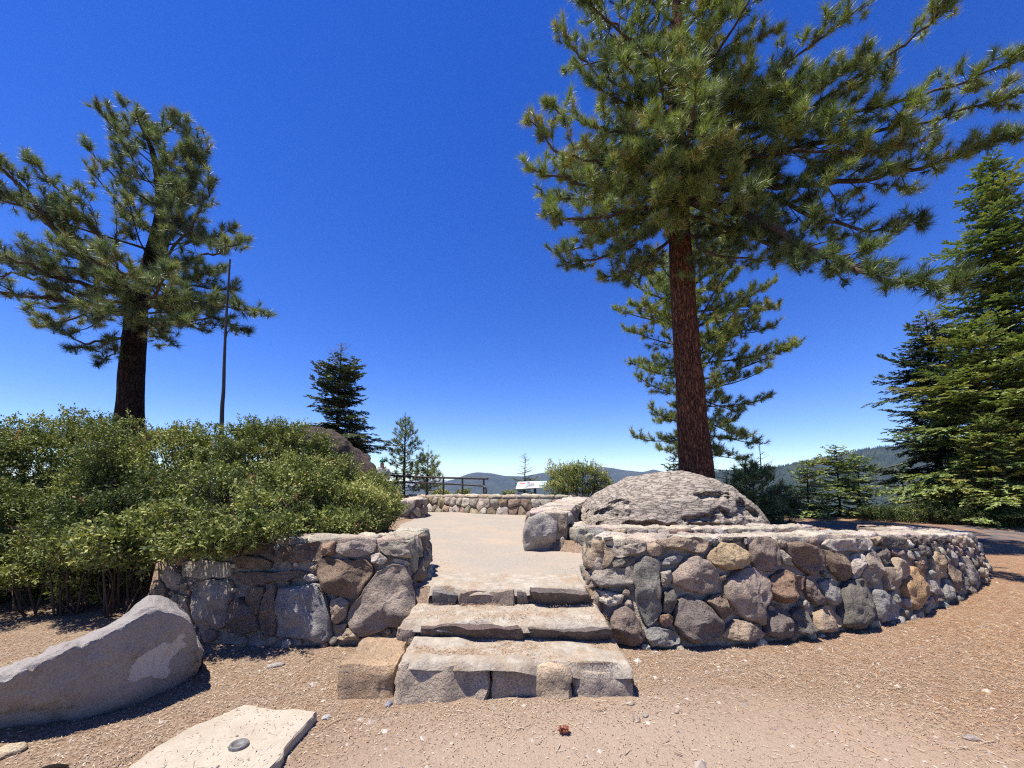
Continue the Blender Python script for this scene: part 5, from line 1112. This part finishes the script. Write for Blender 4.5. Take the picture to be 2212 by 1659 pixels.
# ------------------------------------------------------------------ litter, pebbles, loose pieces
M['litter'] = leaf_material('dry_needle_chips', [(0, (.08, .055, .04)), (.3, (.20, .135, .09)), (.6, (.38, .285, .19)), (.85, (.54, .44, .31)), (1, (.58, .50, .39))], .85, .15, .0)
def surf_z(x, y):
    z = H(x, y)
    z = np.where((y > 3.04) & (y < 3.45) & (x > -.86) & (x < .9), .262-.058*(x+.86)/1.78, z); z = np.where((y >= 3.5) & (y < 3.98) & (x > -.95) & (x < .85), .372, z)
    z = np.where((x > -2.06+.9*(2.8-y)*0) & (x > -1.86-.32*(2.8-y)) & (x < -1.31) & (y < 2.74), .064, z)
    return z
def chips(name, n, xr, yr, ln, wd, label, seed, dfun, t0=.45, tv=.25, cat='litter'):
    rr = np.random.default_rng(seed); x = rr.uniform(*xr, n*3); y = rr.uniform(*yr, n*3); k = rr.random(n*3) < dfun(x, y); x = x[k][:n]; y = y[k][:n]; n = len(x)
    zc = surf_z(x, y)+.004+rr.random(n)*.006; th = rr.uniform(0, 2*PI, n); tl = rr.normal(0, .14, n); l = rr.uniform(*ln, n)*.5; w = rr.uniform(*wd, n)*.5
    d = np.stack([np.cos(th), np.sin(th), tl], -1)*l[:, None]; s = np.stack([-np.sin(th), np.cos(th), rr.normal(0, .3, n)], -1)*w[:, None]; c = np.stack([x, y, zc], -1)
    V = np.stack([c-d-s*.4, c-s, c+d, c+s], 1).reshape(-1, 3); a = Acc(); a.add(V, q=np.arange(4*n).reshape(-1, 4), c=np.repeat(np.clip(rr.normal(t0, tv, n), 0, 1), 4))
    return tag(a.obj(name, M['litter'], None, smooth=False), label, cat, kind='stuff')
def bare(x, y):
    nn = .5+.5*vnoise(np.stack([x*1.1, y*1.1, x*0], -1), 55); d = np.sqrt((.42*(x-1.1))**2+(.95*(y-2.0))**2)+.45*nn; return np.clip((d-.8)/.7, .16, 1)
offp = lambda x, y: np.where((y > 4.0) & (x > xL(y)+.25) & (x < xR(y)-.15), .10, 1)*np.where((x > -2.05) & (x < -1.3) & (y < 2.75), .14, 1)*np.where((x > -1.3) & (x < .95) & (y > 2.95) & (y < 4.6), .12, 1)
chips('bark_chips', 120000, (-6.2, 7.5), (1.7, 6.5), (.009, .027), (.003, .0065), 'brown bark chips strewn over the ground in front of the walls', 201, lambda x, y: bare(x, y)*offp(x, y)*np.clip(5/(y*y)*2, 0.15, 1), .47, .21)
chips('pine_needles', 42000, (-6.2, 9.5), (1.7, 9), (.04, .10), (.002, .0035), 'dry tan pine needles scattered over the ground', 202, lambda x, y: bare(x, y)*offp(x, y)*np.where(x > 1.5, 1, .45)*np.clip(8/(y*y)*2, .2, 1), .6, .18)
M['litter2'] = leaf_material('orange_needle_litter', [(0, (.14, .07, .035)), (.5, (.34, .19, .09)), (1, (.55, .38, .21))], .85, .15, .0)
def chips2(*a, **k):
    o = chips(*a, **k); o.data.materials.clear(); o.data.materials.append(M['litter2']); return o
chips2('pine_needles', 42000, (1.6, 10.5), (2.4, 9.5), (.05, .11), (.002, .004), 'drifts of orange brown pine needles on the right side of the ground', 212, lambda x, y: sst(1.4, 4.5, x)*(.35+.65*(vnoise(np.stack([x*1.2, y*1.5, x*0], -1), 57) > -.1))*offp(x, y), .5, .25)
chips2('pine_needles', 2600, (-2.2, 1.4), (4.3, 13), (.04, .09), (.002, .004), 'thin drifts of needles along the edges of the gravel path', 214, lambda x, y: np.where((np.abs(x-xR(y)) < .35) | (np.abs(x-xL(y)) < .5), 1, .12), .5, .25)
chips2('pine_needles', 4500, (-1.3, 1.0), (3.05, 4.3), (.03, .08), (.002, .0035), 'orange brown needles gathered on the step treads', 213, lambda x, y: .2+.8*(vnoise(np.stack([x*3, y*6, x*0], -1), 58) > .05), .5, .25)
M['pebble'] = leaf_material('pebbles', [(0, (.16, .13, .12)), (.4, (.33, .27, .22)), (.8, (.44, .38, .31)), (1, (.52, .46, .39))], .9, .2, .0)
rr = np.random.default_rng(203); n = 5200; x = rr.uniform(-4.5, 8, n*2); y = rr.uniform(1.7, 7, n*2); k = rr.random(2*n) < offp(x, y)*np.clip(6/(y*y)*1.4, .12, 1)*(.35+.65*(np.abs(y-np.interp(x, [1.3, 3.2, 5.5, 8], [3.6, 3.9, 4.8, 6.5])) < .5)); x = x[k][:n]; y = y[k][:n]; n = len(x); r = rr.gamma(2, .0035, n)+.003
oc = np.array([[1, 0, 0], [0, 1, 0], [-1, 0, 0], [0, -1, 0], [0, 0, 1]]); V = oc[None]*rr.uniform(.6, 1.3, (n, 5, 1))*r[:, None, None]; V[..., 2] *= .7; ph = rr.uniform(0, 6, n); cs, sn = np.cos(ph)[:, None], np.sin(ph)[:, None]
V = np.stack([V[..., 0]*cs-V[..., 1]*sn+x[:, None], V[..., 0]*sn+V[..., 1]*cs+y[:, None], V[..., 2]+surf_z(x, y)[:, None]], -1); b5 = np.arange(n)[:, None]*5
a = Acc(); a.add(V, t=np.concatenate([b5+np.array([i, (i+1) % 4, 4]) for i in range(4)]), c=np.repeat(rr.uniform(0, 1, n), 5)); tag(a.obj('gravel', M['pebble'], None, smooth=False), 'loose pebbles and grit on the bare dirt', 'gravel', kind='stuff')
def loose(px, py, rx, ry, rz, col, label, seed, name='loose_stone', cat='stone', rot=0, m='stone'):
    d = EYE*F/(py-1040); x = (px-CX)*d/F; g = spheroid(18, 12); w = g*np.array([rx, ry, rz]); w = w+g*(.25*min(rx, ry, rz)*fbm(w/max(rx, ry)*2+seed, seed, 3))[..., None]; c_, s_ = math.cos(rot), math.sin(rot)
    w = np.stack([w[..., 0]*c_-w[..., 1]*s_, w[..., 0]*s_+w[..., 1]*c_, w[..., 2]], -1)+np.array([x, d, float(surf_z(x, d))+rz*.35]); a = Acc(); a.add(w, q=grid_faces(18, 12, True))
    return tag(a.obj(name, M[m], None, origin=(x, d, float(surf_z(x, d))), color=col), label, cat)
loose(85, 1590, .075, .055, .03, (.55, .47, .33), 'pale cream stone just in front of the slab boulder', 301)
loose(15, 1612, .12, .07, .03, (.52, .43, .30), 'larger tan stone at the left edge of the view, by the slab boulder', 302, rot=.4)
loose(852, 1497, .02, .035, .02, (.36, .37, .42), 'small blue-grey pebble at the foot of the orange step block', 303, rot=-.3)
loose(725, 1523, .03, .02, .015, (.55, .55, .55), 'white chip of stone right of the concrete slab', 304, rot=.5)
loose(1362, 1527, .022, .035, .015, (.42, .33, .28), 'pinkish pebble in front of the right end of the steps, nearer the viewer', 305, rot=.2)
loose(1380, 1520, .02, .03, .012, (.5, .44, .36), 'flat tan pebble just right of the pinkish pebble', 306, rot=-.5)
loose(1350, 1498, .028, .02, .015, (.5, .42, .34), 'tan pebble below the right end of the lowest step', 307)
loose(1445, 1512, .02, .03, .012, (.5, .4, .32), 'lone tan pebble on the bare dirt right of the other pebbles', 308, rot=-.7)
loose(615, 1420, .07, .035, .02, (.45, .42, .38), 'pale shard of rock lying in the chips below the left wall', 309, rot=.5)
loose(172, 1630, .075, .022, .022, (.035, .025, .02), 'charred black piece of wood lying in the chips at the bottom left', 310, 'bark_piece', 'bark', .25, 'pitted')
loose(2045, 1565, .05, .03, .015, (.48, .42, .36), 'flat pale stone lying on the ground at the lower right', 311)
a = Acc(); rr = np.random.default_rng(77)
for k in range(170):
    x = rr.uniform(-5, 8); y = rr.uniform(2.1, 6.5)
    if float(offp(np.array(x), np.array(y))) < .5 or y > 3.7+.3*max(0, x-3): continue
    c = limb_curve((x, y, 0), (math.cos(k), math.sin(k), 0), rr.uniform(.04, .16), 5, rr, 0, 0, .2); c[:, 2] = surf_z(c[:, 0], c[:, 1])+.006+rr.random(5)*.006; tube(a, c, [.003, .003, .0025, .002, .001], 4, c=rr.uniform(.1, .8))
tag(a.obj('fallen_twigs', M['litter'], None), 'thin dry twigs lying about on the ground', 'twigs', kind='stuff')
# reddish cone scrap
cd = EYE*F/(1555-1040); cx_ = (1213-CX)*cd/F; e = empty('pine_cone', (cx_, cd, 0), 'small reddish brown scrap of pine cone on the bare dirt below the steps', 'pine cone'); rr = np.random.default_rng(5); M['cone'] = simple('cone_scales', (.25, .09, .05), .8, .2, .3, 30, 0)
a = Acc(); g = spheroid(12, 8); w = g*np.array([.03, .02, .018])+np.array([cx_, cd, .02]); a.add(w, q=grid_faces(12, 8, True)); a.obj('core', M['cone'], e, origin=(cx_, cd, .02)); a = Acc()
for k in range(40):
    g = unit(rr.normal(size=3)); g[2] = abs(g[2]); p = np.array([cx_, cd, .02])+g*[.03, .02, .018]; s = unit(np.cross(g, rr.normal(size=3)))*.008; a.add([p-s, p+s, p+g*.018], t=[(0, 1, 2)])
o = a.obj('scales', M['cone'], e, smooth=False, origin=(cx_, cd, .02)); o['kind'] = 'stuff'

# ------------------------------------------------------------------ haze
hm = bpy.data.materials.new('air_haze'); hm.use_nodes = True; nt = hm.node_tree; nt.nodes.clear(); out_ = nt.nodes.new('ShaderNodeOutputMaterial'); pv = nt.nodes.new('ShaderNodeVolumePrincipled')
pv.inputs['Color'].default_value = (.50, .68, 1.0, 1); pv.inputs['Density'].default_value = 3.6e-5; nt.links.new(pv.outputs[0], out_.inputs['Volume'])
a = Acc(); bx = np.array([[x, y, z] for x in (-14500, 14500) for y in (-14500, 16500) for z in (-420, 335)], float); a.add(bx, q=[(0, 1, 3, 2), (4, 6, 7, 5), (0, 4, 5, 1), (2, 3, 7, 6), (0, 2, 6, 4), (1, 5, 7, 3)])
hz = a.obj('haze', hm, None, smooth=False); hz['kind'] = 'stuff'
